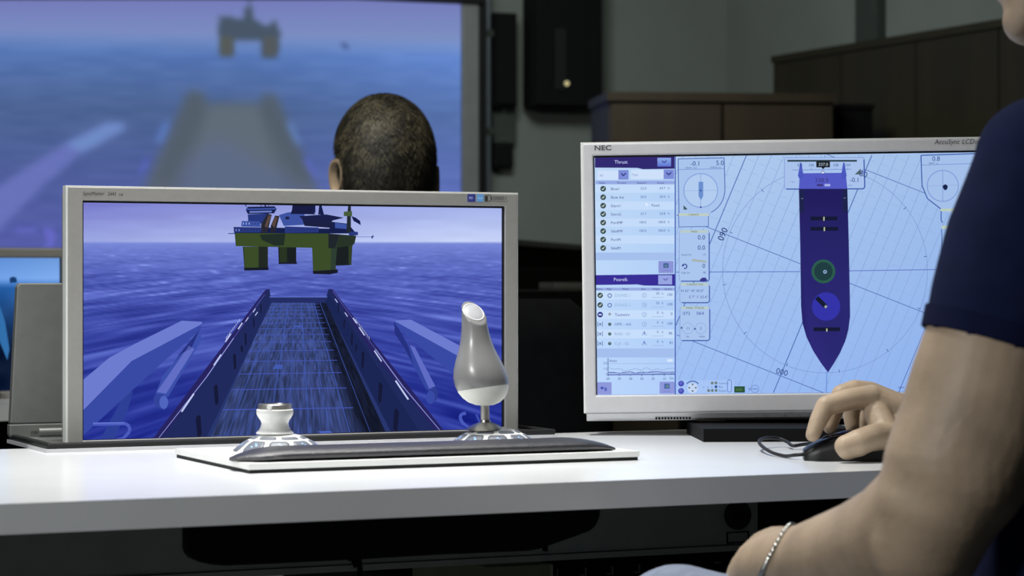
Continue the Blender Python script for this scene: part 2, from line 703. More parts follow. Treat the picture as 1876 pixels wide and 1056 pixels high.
# ================================================================== wall display
TVloc = W(845, 8, 6.93)
tv = thing('wall_display', 'large wall display with grey frame showing a hazy blue sea and oil rig', 'screen',
           (TVloc.x, TVloc.y, 1.0), TW)
Mtv = xyz_rot((TVloc.x, TVloc.y, 1.0), (0, 0, TW))
f = px_local(Mtv)
zt = f(845, 8).z
zb = f(845, 458).z
wtv = 1.40
obj('frame', frame_mesh(-wtv - 0.05, 0.05, zb - 0.028, zt + 0.04, -wtv, 0, zb, zt, -0.012, 0.035, 0.004), mat('tv_frame', (120, 122, 122), 0.45), tv)
obj('top_strip', mbox(-wtv - 0.055, 0.055, -0.03, 0.04, zt + 0.004, zt + 0.06, 0.004), M_black, tv)
obj('side_strip', mbox(0.046, 0.072, -0.006, 0.05, zb - 0.03, zt + 0.05, 0.003), M_black, tv)
obj('housing', mbox(-wtv - 0.03, 0.03, 0.036, 0.10, zb - 0.01, zt + 0.02, 0.006), M_black, tv)

xs = np.arange(-30, 850, 4.0)
ys = np.arange(0, 472, 4.0)
X, Y = np.meshgrid(xs, ys)
tt = np.clip(Y / 92, 0, 1)[..., None]
sky = np.array([116, 124, 186.]) * (1 - tt) + np.array([126, 148, 196.]) * tt
hz = 70 + (X - 300) * 0.02
ts = np.clip((Y - hz) / 380, 0, 1)[..., None]
sea = np.array([98, 134, 205.]) * (1 - ts) ** 3 + np.array([72, 98, 158.]) * (3 * ts * (1 - ts)) + np.array([84, 92, 172.]) * (ts ** 3) + \
    np.array([76, 100, 165.]) * ((1 - ts) ** 0) * 0
sea = np.where(ts < 0.35, np.array([90, 124, 190.]) * (1 - ts / 0.35) + np.array([76, 99, 146.]) * (ts / 0.35),
               np.array([76, 99, 146.]) * (1 - (ts - 0.35) / 0.65) + np.array([84, 92, 166.]) * ((ts - 0.35) / 0.65))
sea += (vnoise(X / 45, Y / 9, 3)[..., None] - 0.5) * 9
rx = np.clip((X - 450) / 400, 0, 1)[..., None]
sea += rx * np.array([12, 16, 26.])
k = np.clip((Y - hz + 12) / 40, 0, 1)[..., None]
img = sky * (1 - k) + sea * k


def soft(img, pts, col, n, al=1.0):
    m = blur(in_poly(X, Y, pts).astype(float), n)[..., None] * al
    return img * (1 - m) + np.array(col, float) * m


img = soft(img, [(350, 165), (372, 172), (380, 188), (480, 190), (490, 172), (505, 175), (640, 480), (200, 480)], (90, 99, 108), 10, 0.9)
img = soft(img, [(385, 195), (472, 196), (560, 480), (300, 480)], (98, 110, 122), 8, 0.85)
img = soft(img, [(398, 250), (560, 340), (610, 480), (290, 480), (330, 300)], (92, 106, 148), 22, 0.5)
img = soft(img, [(345, 168), (370, 172), (374, 195), (320, 330), (285, 330)], (80, 92, 104), 6, 0.6)
img = soft(img, [(482, 176), (500, 172), (575, 330), (545, 330), (478, 198)], (80, 92, 104), 6, 0.6)
img = soft(img, [(-30, 360), (60, 300), (130, 258), (200, 224), (226, 226), (228, 236), (150, 280), (92, 330), (0, 420), (-30, 440)], (108, 118, 190), 4, 0.85)
img = soft(img, [(120, 264), (200, 224), (228, 228), (226, 238), (150, 280)], (114, 150, 204), 5, 0.7)
img = soft(img, [(286, 262), (300, 225), (312, 222), (296, 262)], (96, 134, 210), 4, 0.8)
img = soft(img, [(255, 315), (268, 292), (275, 292), (262, 318)], (92, 104, 205), 3, 0.8)
img = soft(img, [(525, 225), (532, 222), (552, 262), (546, 266)], (106, 146, 220), 4, 0.85)
img = soft(img, [(556, 290), (564, 288), (584, 326), (576, 326)], (92, 104, 205), 3, 0.8)
img = soft(img, [(30, 418), (68, 419), (68, 428), (30, 428)], (104, 106, 200), 2, 0.9)
img = soft(img, [(82, 420), (98, 420), (104, 434), (98, 450), (86, 474), (74, 474), (88, 440), (80, 428)], (104, 106, 200), 2, 0.9)
rig = (72, 86, 104)
img = soft(img, [(398, 58), (404, 36), (400, 28), (408, 30), (448, 34), (450, 14), (455, 12), (455, -5), (461, -5), (462, 14), (466, 34), (478, 40), (484, 48),
                 (498, 44), (504, 34), (510, 50), (516, 60), (513, 72), (508, 106), (482, 106), (480, 76), (430, 74), (428, 102), (402, 104), (404, 72)], rig, 2, 1.0)
img = soft(img, [(404, 66), (428, 68), (428, 100), (404, 102)], (88, 92, 88), 2, 0.9)
img = soft(img, [(486, 68), (508, 68), (508, 104), (486, 104)], (86, 90, 92), 2, 0.9)
img = soft(img, [(626, 80), (632, 76), (638, 80), (639, 92), (628, 92)], (78, 98, 150), 1, 0.9)


def tvmap(x, y, l):
    p = f(x, y)
    return (min(max(p.x, -wtv), 0.0), 0.004 - l * 0.0002, min(max(p.z, zb), zt))


P = Painter(tvmap)
P.grid(xs, ys, img)
dm = obj('screen', mbox(-wtv, 0, 0.006, 0.034, zb, zt), M_black, tv)
obj('screen_picture', P.mesh(), M_screen, dm)

# ---- things on the back wall, right of the display
OW = WP.copy()


def wall_mat(x, y, off):
    """matrix whose y=0 plane is parallel to the back wall, off metres in front of it"""
    P0 = WP - vW * off
    p = on_plane(x, y, P0, vW)
    return Matrix.Translation(p) @ Matrix.Rotation(TW, 4, 'Z')


def wall_dims(x0, y0, x1, y1, off):
    P0 = WP - vW * off
    a = on_plane(x0, y0, P0, vW)
    b = on_plane(x1, y1, P0, vW)
    return a, b, ((b - a).x ** 2 + (b - a).y ** 2) ** 0.5


a, b, w = wall_dims(907, 22, 949, 195, 0.075)
t = thing('slim_loudspeaker', 'slim tall black loudspeaker on the wall beside the wall display', 'loudspeaker', (a.x, a.y, b.z), TW)
hh = a.z - b.z
obj('cabinet', mbox(0, w, 0.010, 0.058, 0, hh, 0.006), M_matte, t)
obj('grille', mbox(0.005, w - 0.005, 0, 0.010, 0.008, hh - 0.008, 0.004), M_matte, t)
obj('wall_bracket', mbox(w * 0.3, w * 0.7, 0.057, 0.073, hh * 0.3, hh * 0.7), M_steel, t)
a, b, w = wall_dims(903, 195, 944, 262, 0.03)
t = thing('wall_plate', 'dark green-grey plate on the wall under the slim loudspeaker', 'plate', (a.x, a.y, b.z), TW)
hh = a.z - b.z
obj('plate_body', mbox(0, w, 0, 0.028, 0, hh, 0.004), M_steel, t)
for zz in (0.012, hh - 0.012):
    obj('screw', lathe([(0, -0.004), (0.004, -0.004), (0.004, 0.004), (0, 0.004)], 12), M_chrome, t, loc=(w / 2, 0, zz), rot=(R(90), 0, 0))
a, b, w = wall_dims(907, 264, 941, 306, 0.045)
t = thing('wall_socket_box', 'small dark square box on the wall under the slim loudspeaker', 'socket', (a.x, a.y, b.z), TW)
hh = a.z - b.z
obj('box_body', mbox(0, w, 0.006, 0.043, 0, hh, 0.006), M_black, t)
obj('cover', mbox(0.006, w - 0.006, 0, 0.006, 0.006, hh - 0.006, 0.003), M_matte, t)
a, b, w = wall_dims(893, 26, 903, 330, 0.05)
t = thing('conduit_pipe', 'thin pale metal pipe running down the wall beside the wall display', 'pipe', (a.x + 0.002, a.y, b.z - 0.25), TW)
obj('pipe', lathe([(0.008, 0), (0.008, a.z - b.z + 0.5)], 16), mat('pipe_grey', (112, 122, 130), 0.35, metal=0.3), t, smooth=True)
for k in range(3):
    obj('clip', mbox(-0.012, 0.012, -0.011, 0.045, 0.1 + k * 0.28, 0.12 + k * 0.28, 0.003), M_steel, t)
a, b, w = wall_dims(977, -40, 1106, 198, 0.105)
t = thing('loudspeaker', 'big black wall-mounted loudspeaker with a tiny warm indicator light', 'loudspeaker', (a.x, a.y, b.z), TW)
hh = a.z - b.z
obj('cabinet', mbox(0, w, 0.014, 0.085, 0, hh, 0.008), M_matte, t)
obj('grille', mbox(0.006, w - 0.006, 0, 0.014, 0.006, hh - 0.006, 0.004), M_matte, t)
q0 = wall_mat(1016, 52, 0.108).translation
q1 = wall_mat(1040, 165, 0.108).translation
lx0 = (q0 - a).dot(uW)
obj('badge_strip', mbox(lx0, lx0 + 0.035, -0.006, 0.002, q1.z - b.z, q0.z - b.z, 0.002), mat('dark_badge', (24, 27, 27), 0.4), t)
q2 = wall_mat(1038, 153, 0.112).translation
obj('indicator_light', lathe([(0, -0.004), (0.006, -0.003), (0.007, 0.004), (0, 0.004)], 20), mat('warm_led', (255, 236, 176), emit=0.28), t,
    loc=((q2 - a).dot(uW), -0.006, q2.z - b.z), rot=(R(90), 0, 0))
for k in range(2):
    obj('mount_arm', mbox(w * (0.25 + 0.4 * k), w * (0.25 + 0.4 * k) + 0.03, 0.084, 0.103, 0.05, hh - 0.05), M_steel, t)

# ---- black cabinet seen in the gap between the monitors
a = W(940, 440.2, 5.15)
b = W(1090, 453, 6.1)
zc = 1.0155
d = Vector((b.x - a.x, b.y - a.y, 0))
t = thing('filing_cabinet', 'black filing cabinet with a thin grey top edge between the two monitors', 'cabinet', (a.x, a.y, 0), math.atan2(d.y, d.x))
L = d.length
obj('body', mbox(-0.02, L, 0.0, 0.42, 0.05, zc - 0.012, 0.004), M_matte, t)
obj('top', mbox(-0.025, L + 0.005, -0.012, 0.43, zc - 0.012, zc, 0.003), mat('grey_edge', (120, 124, 122), 0.5), t)
obj('plinth', mbox(0.01, L - 0.02, 0.02, 0.40, 0, 0.05), M_black, t)
for k in range(3):
    dr = obj('drawer', mbox(0.0, L - 0.02, -0.010, 0.0, 0.07 + k * 0.30, 0.36 + k * 0.30, 0.003), M_matte, t)
    obj('handle', tube([(L * .4, -0.01, .30 + k * .3), (L * .4, -0.03, .30 + k * .3), (L * .6, -0.03, .30 + k * .3), (L * .6, -0.01, .30 + k * .3)], 0.004), M_black, dr)
# dark side table with a grey tray on it
p = W(1040, 533, 4.75)
t = thing('side_table', 'black side table carrying a grey paper tray between the monitors', 'table', (p.x, p.y, 0), R(18))
zt2 = p.z
obj('top', mbox(-0.16, 0.4, -0.06, 0.34, zt2 - 0.03, zt2, 0.004), M_matte, t)
for (lx, ly) in ((-0.14, -0.04), (0.38, -0.04), (-0.14, 0.32), (0.38, 0.32)):
    obj('leg', mbox(lx - 0.015, lx + 0.015, ly - 0.015, ly + 0.015, 0, zt2 - 0.03), M_matte, t)
t = thing('paper_tray', 'shallow grey paper tray on the black side table', 'tray', (p.x, p.y, zt2), R(6))
obj('tray_base', mbox(-0.03, 0.22, -0.03, 0.22, 0, 0.006, 0.002), mat('grey_tray', (96, 98, 96), 0.6), t)
obj('tray_rim', frame_mesh(-0.03, 0.22, -0.03, 0.22, -0.024, 0.214, -0.024, 0.214, 0, 0.016), MATS['grey_tray'], t, rot=(R(-90), 0, 0), loc=(0, 0, 0.016))

# ================================================================== second row: desk, monitor, chair, person
q = on_z(5, 742, DZ)
t = thing('second_desk', 'white desk of the second row seen at the far left edge', 'desk', (q.x, q.y, 0), TH)
obj('top', mbox(-0.9, 0.30, 0, 0.7, DZ - 0.025, DZ, 0.003), M_white, t)
for lx in (-0.86, 0.22):
    for ly in (0.08, 0.62):
        obj('leg', mbox(lx, lx + 0.05, ly, ly + 0.05, 0, DZ - 0.025, 0.004), M_steel, t)
obj('modesty_panel', mbox(-0.82, 0.24, 0.5, 0.52, 0.2, DZ - 0.025), M_matte, t)

m2 = W(113, 600, 3.98)
m2loc = (m2.x, m2.y, DZ)
t2 = thing('second_monitor', 'second row monitor with blue picture at the left edge of the photo', 'monitor', m2loc, TH)
Mm = xyz_rot(m2loc, (0, 0, TH))
f2 = px_local(Mm)
z1, z0 = f2(60, 473).z, f2(10, 717).z
sw = 0.47
obj('bezel', frame_mesh(-sw - 0.018, 0.02, z0 - 0.02, z1 + 0.016, -sw, 0, z0, z1, -0.004, 0.03, 0.003), M_silver, t2)
dm = obj('screen', mbox(-sw, 0, 0.004, 0.028, z0, z1), M_black, t2)


def m2map(x, y, l):
    pp = f2(x, y)
    return (min(max(pp.x, -sw), 0), 0.003 - l * 0.0002, min(max(pp.z, z0), z1))


P = Painter(m2map)
xs2 = np.arange(-520, 116, 6.0)
ys2 = np.arange(468, 724, 6.0)
X2, Y2 = np.meshgrid(xs2, ys2)
k = np.clip((Y2 - 512) / 14, 0, 1)[..., None]
s1 = np.array([112, 158, 226.]) + (X2[..., None] - 60) * np.array([0.12, 0.1, 0.05]) + (Y2[..., None] - 490) * 0.5
kk = np.clip((Y2 - 515) / 130, 0, 1)[..., None]
s2 = np.array([44, 104, 180.]) * (1 - kk) + np.array([12, 24, 48.]) * kk
s2 += (vnoise(X2 / 40, Y2 / 25, 8)[..., None] - 0.5) * 26
P.grid(xs2, ys2, s1 * (1 - k) + s2 * k)
P.poly([(18, 510), (24, 507), (31, 509), (32, 518), (19, 519)], (24, 60, 110), 1)
P.poly([(0, 560), (10, 590), (18, 640), (14, 660), (-10, 600)], (50, 110, 170), 1)
obj('screen_picture', P.mesh(), M_screen, dm)
obj('housing', mbox(-sw + 0.02, -0.02, 0.03, 0.06, z0 + 0.02, z1 - 0.02, 0.01), M_black, t2)
obj('stand_neck', mbox(-sw / 2 - 0.04, -sw / 2 + 0.04, 0.06, 0.09, 0.0, z0 + 0.12, 0.004), M_black, t2)
obj('stand_base', mbox(-sw / 2 - 0.13, -sw / 2 + 0.13, -0.02, 0.16, 0, 0.012, 0.004), M_black, t2)


def office_chair(name, label, loc, rz, top, m, wid=0.46):
    t = thing(name, label, 'chair', (loc[0], loc[1], 0), rz)
    # faces +y ; backrest at -y
    rings = []
    for k in range(13):
        zz = 0.50 + (top - 0.50) * k / 12
        sidew = wid / 2 * (1.0 if 0 < k < 12 else 0.86) * (0.9 + 0.1 * math.sin(PI * k / 12))
        if k >= 11:
            sidew *= 0.95 if k == 11 else 0.9
        ring = []
        for j in range(28):
            aa = 2 * PI * j / 28
            cx, cy = math.cos(aa), math.sin(aa)
            ex = math.copysign(abs(cx) ** 0.35, cx) * sidew
            th = 0.032 if 0 < k < 12 else 0.018
            ring.append(Vector((ex, -0.24 + math.copysign(abs(cy) ** 0.6, cy) * th + 0.035 * (ex / (wid / 2)) ** 2 - 0.06 * (k / 12.0), zz)))
        rings.append(ring)
    obj('backrest', loft(rings), m, t, smooth=True)
    obj('seat', mbox(-wid / 2 - 0.01, wid / 2 + 0.01, -0.22, 0.26, 0.40, 0.46, 0.025, 4), m, t, smooth=True)
    obj('back_support', tube([(0, -0.15, 0.39), (0, -0.27, 0.40), (0, -0.31, 0.50), (0, -0.31, 0.62)], 0.018), M_black, t)
    obj('column', lathe([(0.025, 0.08), (0.025, 0.40)], 20), M_black, t, smooth=True)
    for k in range(5):
        aa = 2 * PI * k / 5 + 0.3
        lg = obj('base_leg', tube([(0.02 * math.cos(aa), 0.02 * math.sin(aa), 0.10), (0.29 * math.cos(aa), 0.29 * math.sin(aa), 0.07)], 0.018, 10, 0), M_black, t)
        obj('caster', lathe([(0, -0.012), (0.024, -0.012), (0.028, 0), (0.024, 0.012), (0, 0.012)], 18), M_black, lg,
            loc=(0.29 * math.cos(aa), 0.29 * math.sin(aa), 0.028), rot=(R(90), 0, aa + 1.57))
    return t


pch = W(792, 548, 3.72)
office_chair('office_chair', 'black office chair with rounded backrest behind the left monitor', (pch.x + 0.03, 4.02), R(3), pch.z, M_dark, 0.47)


# --------------------------------------------------------------- people helpers
def ear_mesh(h, fl):
    """simple ear with helix rim; local: x outwards, y towards the face, z up"""
    rings = []
    pts = []
    for k in range(22):
        a = 2 * PI * k / 22
        zz = math.sin(a) * h / 2
        yy = math.cos(a) * h * 0.29 * (1.0 + 0.25 * math.sin(a))
        pts.append((yy, zz))
    for sc, ox in ((1.0, -0.004), (1.03, 0.004), (1.0, 0.009), (0.84, 0.009), (0.7, 0.003), (0.45, 0.001)):
        rings.append([Vector((ox * fl, p[0] * sc, p[1] * sc)) for p in pts])
    return loft(rings)


def head_parts(F, C, face, up=Vector((0, 0, 1)), s=1.0):
    """adds head volume to a Flesh; C = centre of head, face = unit forward vector"""
    fw = face.normalized()
    lf = up.cross(fw).normalized()
    Mx = Matrix((lf, fw, up)).transposed()          # columns: left, forward, up

    def pt(l, f_, u_):
        return C + (lf * l + fw * f_ + up * u_) * s
    F.ball(pt(0, -0.012, 0.028), s, (0.075, 0.092, 0.083), Mx, 28)          # cranium
    F.ball(pt(0, -0.045, 0.000), s, (0.064, 0.054, 0.062), Mx, 24)          # occiput
    F.ball(pt(0, 0.03, 0.005), s, (0.066, 0.062, 0.075), Mx, 24)            # forehead / face
    F.ball(pt(0, 0.036, -0.05), s, (0.055, 0.052, 0.058), Mx, 24)           # lower face
    F.ball(pt(0, 0.062, -0.092), s, (0.026, 0.024, 0.021), Mx, 16)          # chin
    for sx in (-1, 1):
        F.chain([(pt(sx * 0.058, 0.0, -0.055), 0.016 * s), (pt(sx * 0.022, 0.058, -0.092), 0.016 * s)])   # jaw
        F.ball(pt(sx * 0.04, 0.066, -0.018), s, (0.020, 0.016, 0.016), Mx, 14)   # cheek
        F.chain([(pt(sx * 0.012, 0.086, 0.022), 0.008 * s), (pt(sx * 0.045, 0.074, 0.022), 0.009 * s)])   # brow
    F.chain([(pt(0, 0.088, 0.012), 0.008 * s), (pt(0, 0.100, -0.022), 0.010 * s)])       # nose
    F.ball(pt(0, 0.096, -0.028), s, (0.016, 0.011, 0.008), Mx, 14)
    F.chain([(pt(-0.02, 0.084, -0.058), 0.006 * s), (pt(0, 0.09, -0.057), 0.0075 * s), (pt(0.02, 0.084, -0.058), 0.006 * s)])
    F.chain([(pt(-0.016, 0.082, -0.067), 0.006 * s), (pt(0, 0.087, -0.068), 0.0075 * s), (pt(0.016, 0.082, -0.067), 0.006 * s)])
    return pt, lf, fw


def hair_mesh(C, fw, lf, up, s, n_strand, base_cols, hairline, lenr=(0.007, 0.014), seed=1):
    """cap + thousands of short strands. hairline(theta, front) gives lowest height as function of direction"""
    rr = random.Random(seed)
    bm = bmesh.new()
    cl = bm.loops.layers.float_color.new('Col')

    def surf(th, ph, off=0.0):
        # th azimuth (0 = front, pi = back), ph elevation
        cx, cy, cz = math.sin(th) * math.cos(ph), math.cos(th) * math.cos(ph), math.sin(ph)
        ry = 0.099 if cy < 0 else 0.090
        rz = 0.105 if cz > 0 else 0.140
        rxw = 0.0815
        e = 2.06
        k = (abs(cx / rxw) ** e + abs(cy / ry) ** e + abs(cz / rz) ** e) ** (-1 / e)
        k += off
        return C + (lf * (cx * k) + fw * (cy * k - 0.010) + up * (cz * k + 0.011)) * s
    NA, NE = 64, 26
    rows = []
    for j in range(NE + 1):
        row = []
        for i in range(NA):
            th = 2 * PI * i / NA
            lo = hairline(th)
            ph = lo + (PI / 2 - lo) * j / NE
            off = 0.002 * mnoise.noise(Vector((math.sin(th) * 6, math.cos(th) * 6, ph * 6)))
            if j == 0:
                off -= 0.006
            row.append(bm.verts.new(surf(th, ph, off)))
        rows.append(row)
    c0 = lin(base_cols[0])
    for j in range(NE):
        for i in range(NA):
            i2 = (i + 1) % NA
            try:
                fc = bm.faces.new([rows[j][i], rows[j][i2], rows[j + 1][i2], rows[j + 1][i]])
            except ValueError:
                continue
            fc.smooth = True
            for lp in fc.loops:
                lp[cl] = c0
    for _ in range(n_strand):
        th = rr.uniform(0, 2 * PI)
        lo = hairline(th)
        z = rr.uniform(math.sin(lo), 1.0)
        ph = math.asin(z)
        L = rr.uniform(*lenr)
        p = surf(th, ph, 0.0)
        q = surf(th + rr.uniform(-0.12, 0.12) * (1.0 / max(0.3, math.cos(ph))), ph - L / 0.09, rr.uniform(0.001, 0.004))
        sd = (q - p).cross(p - C)
        if sd.length < 1e-9:
            continue
        sd = sd.normalized() * rr.uniform(0.0008, 0.0017)
        vs = [bm.verts.new(p - sd), bm.verts.new(p + sd), bm.verts.new(q)]
        fc = bm.faces.new(vs)
        g = mnoise.noise((p - C) * 55.0) * 0.9 + mnoise.noise((p - C) * 22.0) * 0.8 + 0.35 + 0.3 * (ph - 0.4)
        cc = base_cols[1] if rr.random() < g else base_cols[2]
        fk = rr.uniform(0.8, 1.15)
        cc = lin(tuple(v * fk for v in cc))
        for lp in fc.loops:
            lp[cl] = cc
    me = bpy.data.meshes.new('hair')
    bm.to_mesh(me)
    bm.free()
    return me


M_hair = attr_mat('hair_colour', emission=False, rough=0.55)
M_eye = mat('eye_white', (225, 222, 215), 0.2)
M_iris = mat('iris_dark', (50, 38, 28), 0.2)
M_lip = mat('lip', (150, 96, 84), 0.5)


def face_details(person, pt, lf, fw, up, s):
    for sx in (-1, 1):
        me = lathe([(0.0125 * s * math.cos(a), 0.0125 * s * math.sin(a)) if abs(math.cos(a)) > 1e-3 else (0, 0.0125 * s * math.sin(a))
                    for a in [(-PI / 2 + PI * k / 12) for k in range(13)]], 20)
        e = obj('eye', me, M_eye, person, smooth=True)
        e.matrix_local = person.matrix_basis.inverted() @ Matrix.Translation(pt(sx * 0.032, 0.0705, 0.004))
        me = lathe([(0, -0.001), (0.0055 * s, -0.0005), (0.0055 * s, 0.0005), (0, 0.001)], 16)
        i = obj('iris', me, M_iris, e, smooth=True)
        i.matrix_local = Matrix.Translation(fw * 0.0122 * s) @ fw.to_track_quat('Z', 'Y').to_matrix().to_4x4()


# --------------------------------------------------------------- person of the second row
HD = 3.97
hc = W(701, 268, HD)
hc.z = 1.232 - 0.117
F = Flesh()
fw2 = Vector((math.sin(R(-17)), math.cos(R(-17)), 0))
pt, lf, fw = head_parts(F, hc, fw2)
base = Vector((hc.x, hc.y, 0))
F.chain([(pt(0, -0.02, -0.03), 0.056), (Vector((hc.x, hc.y - 0.03, 0.99)), 0.058), (Vector((hc.x, hc.y - 0.035, 0.93)), 0.064)])
bodyA = F.build(0.004, 5)
F = Flesh()
for sx in (-1, 1):
    F.chain([(Vector((hc.x, hc.y - 0.03, 0.92)), 0.062), (Vector((hc.x + sx * 0.15, hc.y - 0.03, 0.89)), 0.052)])
    F.chain([(Vector((hc.x + sx * 0.165, hc.y - 0.03, 0.87)), 0.055), (Vector((hc.x + sx * 0.20, hc.y - 0.01, 0.66)), 0.045),
             (Vector((hc.x + sx * 0.19, hc.y + 0.05, 0.60)), 0.042), (Vector((hc.x + sx * 0.14, hc.y + 0.20, 0.64)), 0.03)])
    F.chain([(Vector((hc.x + sx * 0.14, hc.y + 0.21, 0.64)), 0.028), (Vector((hc.x + sx * 0.13, hc.y + 0.27, 0.625)), 0.024)])
    for k in range(4):
        F.chain([(Vector((hc.x + sx * 0.14 + (k - 1.5) * 0.019, hc.y + 0.27, 0.625)), 0.011),
                 (Vector((hc.x + sx * 0.14 + (k - 1.5) * 0.022, hc.y + 0.312, 0.622)), 0.0095),
                 (Vector((hc.x + sx * 0.14 + (k - 1.5) * 0.023, hc.y + 0.345 - 0.006 * abs(k - 1.3), 0.612)), 0.008)], 12)
    F.chain([(Vector((hc.x + sx * 0.13, hc.y + 0.22, 0.63)), 0.014), (Vector((hc.x + sx * 0.10, hc.y + 0.25, 0.622)), 0.012),
             (Vector((hc.x + sx * 0.09, hc.y + 0.28, 0.615)), 0.010)], 12)
    F.chain([(Vector((hc.x + sx * 0.09, hc.y - 0.02, 0.53)), 0.085), (Vector((hc.x + sx * 0.13, hc.y + 0.38, 0.52)), 0.062),
             (Vector((hc.x + sx * 0.13, hc.y + 0.40, 0.12)), 0.045), (Vector((hc.x + sx * 0.13, hc.y + 0.41, 0.07)), 0.042)])
    F.chain([(Vector((hc.x + sx * 0.13, hc.y + 0.38, 0.045)), 0.042), (Vector((hc.x + sx * 0.14, hc.y + 0.56, 0.035)), 0.033)])
for zz, wx, dy in ((0.52, 0.155, 0.11), (0.62, 0.15, 0.105), (0.72, 0.155, 0.11), (0.82, 0.165, 0.11), (0.87, 0.15, 0.09)):
    F.ball((hc.x, hc.y - 0.03, zz), 1.0, (wx, dy, 0.09))
bodyB = F.build(0.009, 4)
man2 = obj('person', join_meshes([bodyA, bodyB]), M_skin, smooth=True)
tag(man2, 'person with short brown hair seen from behind, facing the wall display', 'person')
for sx in (-1, 1):
    e = obj('ear', ear_mesh(0.062, 1), M_skin, man2, smooth=True)
    # x out, slightly flared backwards
    out = (lf * sx * 0.93 - fw * 0.36).normalized()
    upv = Vector((0, 0, 1))
    yv = upv.cross(out).normalized() * (1 if sx < 0 else -1)
    if yv.dot(fw) < 0:
        yv = -yv
    outn = upv.cross(yv) if sx * 1 < 0 else yv.cross(upv)
    e.matrix_local = Matrix.Translation(pt(0.0770, -0.024, -0.022) if sx > 0 else pt(-0.0850, 0.002, -0.030)) @ Matrix((out, yv, upv)).transposed().to_4x4()


def hairline2(th):
    c = math.cos(th)     # 1 front, -1 back
    s_ = abs(math.sin(th))
    if c > 0.25:
        return 0.55
    if c > -0.15:
        return 0.55 + (c - 0.25) / -0.4 * (-0.62)
    if c > -0.45:
        return -0.12 - (-0.15 - c) / 0.3 * 0.62
    return -1.0


hm = hair_mesh(hc, fw, lf, Vector((0, 0, 1)), 1.0, 17000, [(50, 48, 38), (88, 83, 66), (40, 38, 30)], hairline2, seed=3)
h = obj('hair', hm, M_hair, man2)
h['label'] = 'short brown hair'
face_details(man2, pt, lf, fw, Vector((0, 0, 1)), 1.0)
F = Flesh()
for sx in (-1, 1):
    F.chain([(Vector((hc.x, hc.y - 0.035, 0.915)), 0.066), (Vector((hc.x + sx * 0.15, hc.y - 0.03, 0.885)), 0.064)])
    F.chain([(Vector((hc.x + sx * 0.165, hc.y - 0.03, 0.87)), 0.066), (Vector((hc.x + sx * 0.195, hc.y - 0.012, 0.68)), 0.060)])
for zz, wx, dy in ((0.52, 0.168, 0.122), (0.62, 0.163, 0.117), (0.72, 0.168, 0.122), (0.82, 0.178, 0.122), (0.87, 0.163, 0.1)):
    F.ball((hc.x, hc.y - 0.03, zz), 1.0, (wx, dy, 0.10))
obj('shirt', F.build(0.009, 4), M_dark, man2, smooth=True)
F = Flesh()
for sx in (-1, 1):
    F.chain([(Vector((hc.x + sx * 0.09, hc.y - 0.02, 0.53)), 0.094), (Vector((hc.x + sx * 0.13, hc.y + 0.38, 0.525)), 0.071),
             (Vector((hc.x + sx * 0.13, hc.y + 0.40, 0.14)), 0.058)])
obj('trousers', F.build(0.009, 4), M_dark, man2, smooth=True)
for sx in (-1, 1):
    F = Flesh().chain([(Vector((hc.x + sx * 0.13, hc.y + 0.38, 0.052)), 0.05), (Vector((hc.x + sx * 0.14, hc.y + 0.56, 0.042)), 0.041)])
    obj('shoe', F.build(0.006, 3), M_black, man2, smooth=True)

# ================================================================== main desk
F0 = Vector((-0.0689, 2.247, 0))
desk = thing('desk', 'long white desk with grey front edge in the foreground', 'desk', F0, TH)
obj('desk_top', mbox(-0.95, 1.30, 0, 0.675, DZ - 0.0262, DZ, 0.0022, 3), M_white, desk)
PD = 0.40   # cable duct plane
Mduct = xyz_rot(F0 + vD * PD, (0, 0, TH))
fd = px_local(Mduct)
zlo = fd(1240, 1003).z
zfl = fd(1240, 1015).z
xr = fd(1388, 950).x
obj('cable_duct', mbox(-0.9, xr, PD, PD + 0.02, zlo, DZ - 0.0262), M_duct, desk)
obj('duct_flange', mbox(-0.9, xr, PD - 0.004, PD + 0.08, zfl, zlo - 0.001, 0.001), M_duct, desk)
g = fd(1350, 944)
grm = obj('cable_grommet', lathe([(0.014, 0), (0.017, -0.004), (0.017, 0.004), (0.006, 0.006), (0.006, 0.0)], 28), M_black, desk,
          loc=(g.x, PD, g.z), rot=(R(90), 0, 0))
obj('grommet_plug', lathe([(0, 0.0045), (0.005, 0.004), (0.005, 0)], 20), M_matte, grm)
r0, r1 = fd(1331, 976), fd(1371, 994)
obj('duct_plate_frame', frame_mesh(r0.x, r1.x, r1.z, r0.z, r0.x + .001, r1.x - .001, r1.z + .001, r0.z - .001, PD - 0.002, PD), M_matte, desk)
for lx in (-0.88, 1.2):
    obj('leg', mbox(lx, lx + 0.06, 0.05, 0.11, 0, DZ - 0.0262, 0.004), M_steel, desk)
    obj('leg', mbox(lx, lx + 0.06, 0.56, 0.62, 0, DZ - 0.0262, 0.004), M_steel, desk)

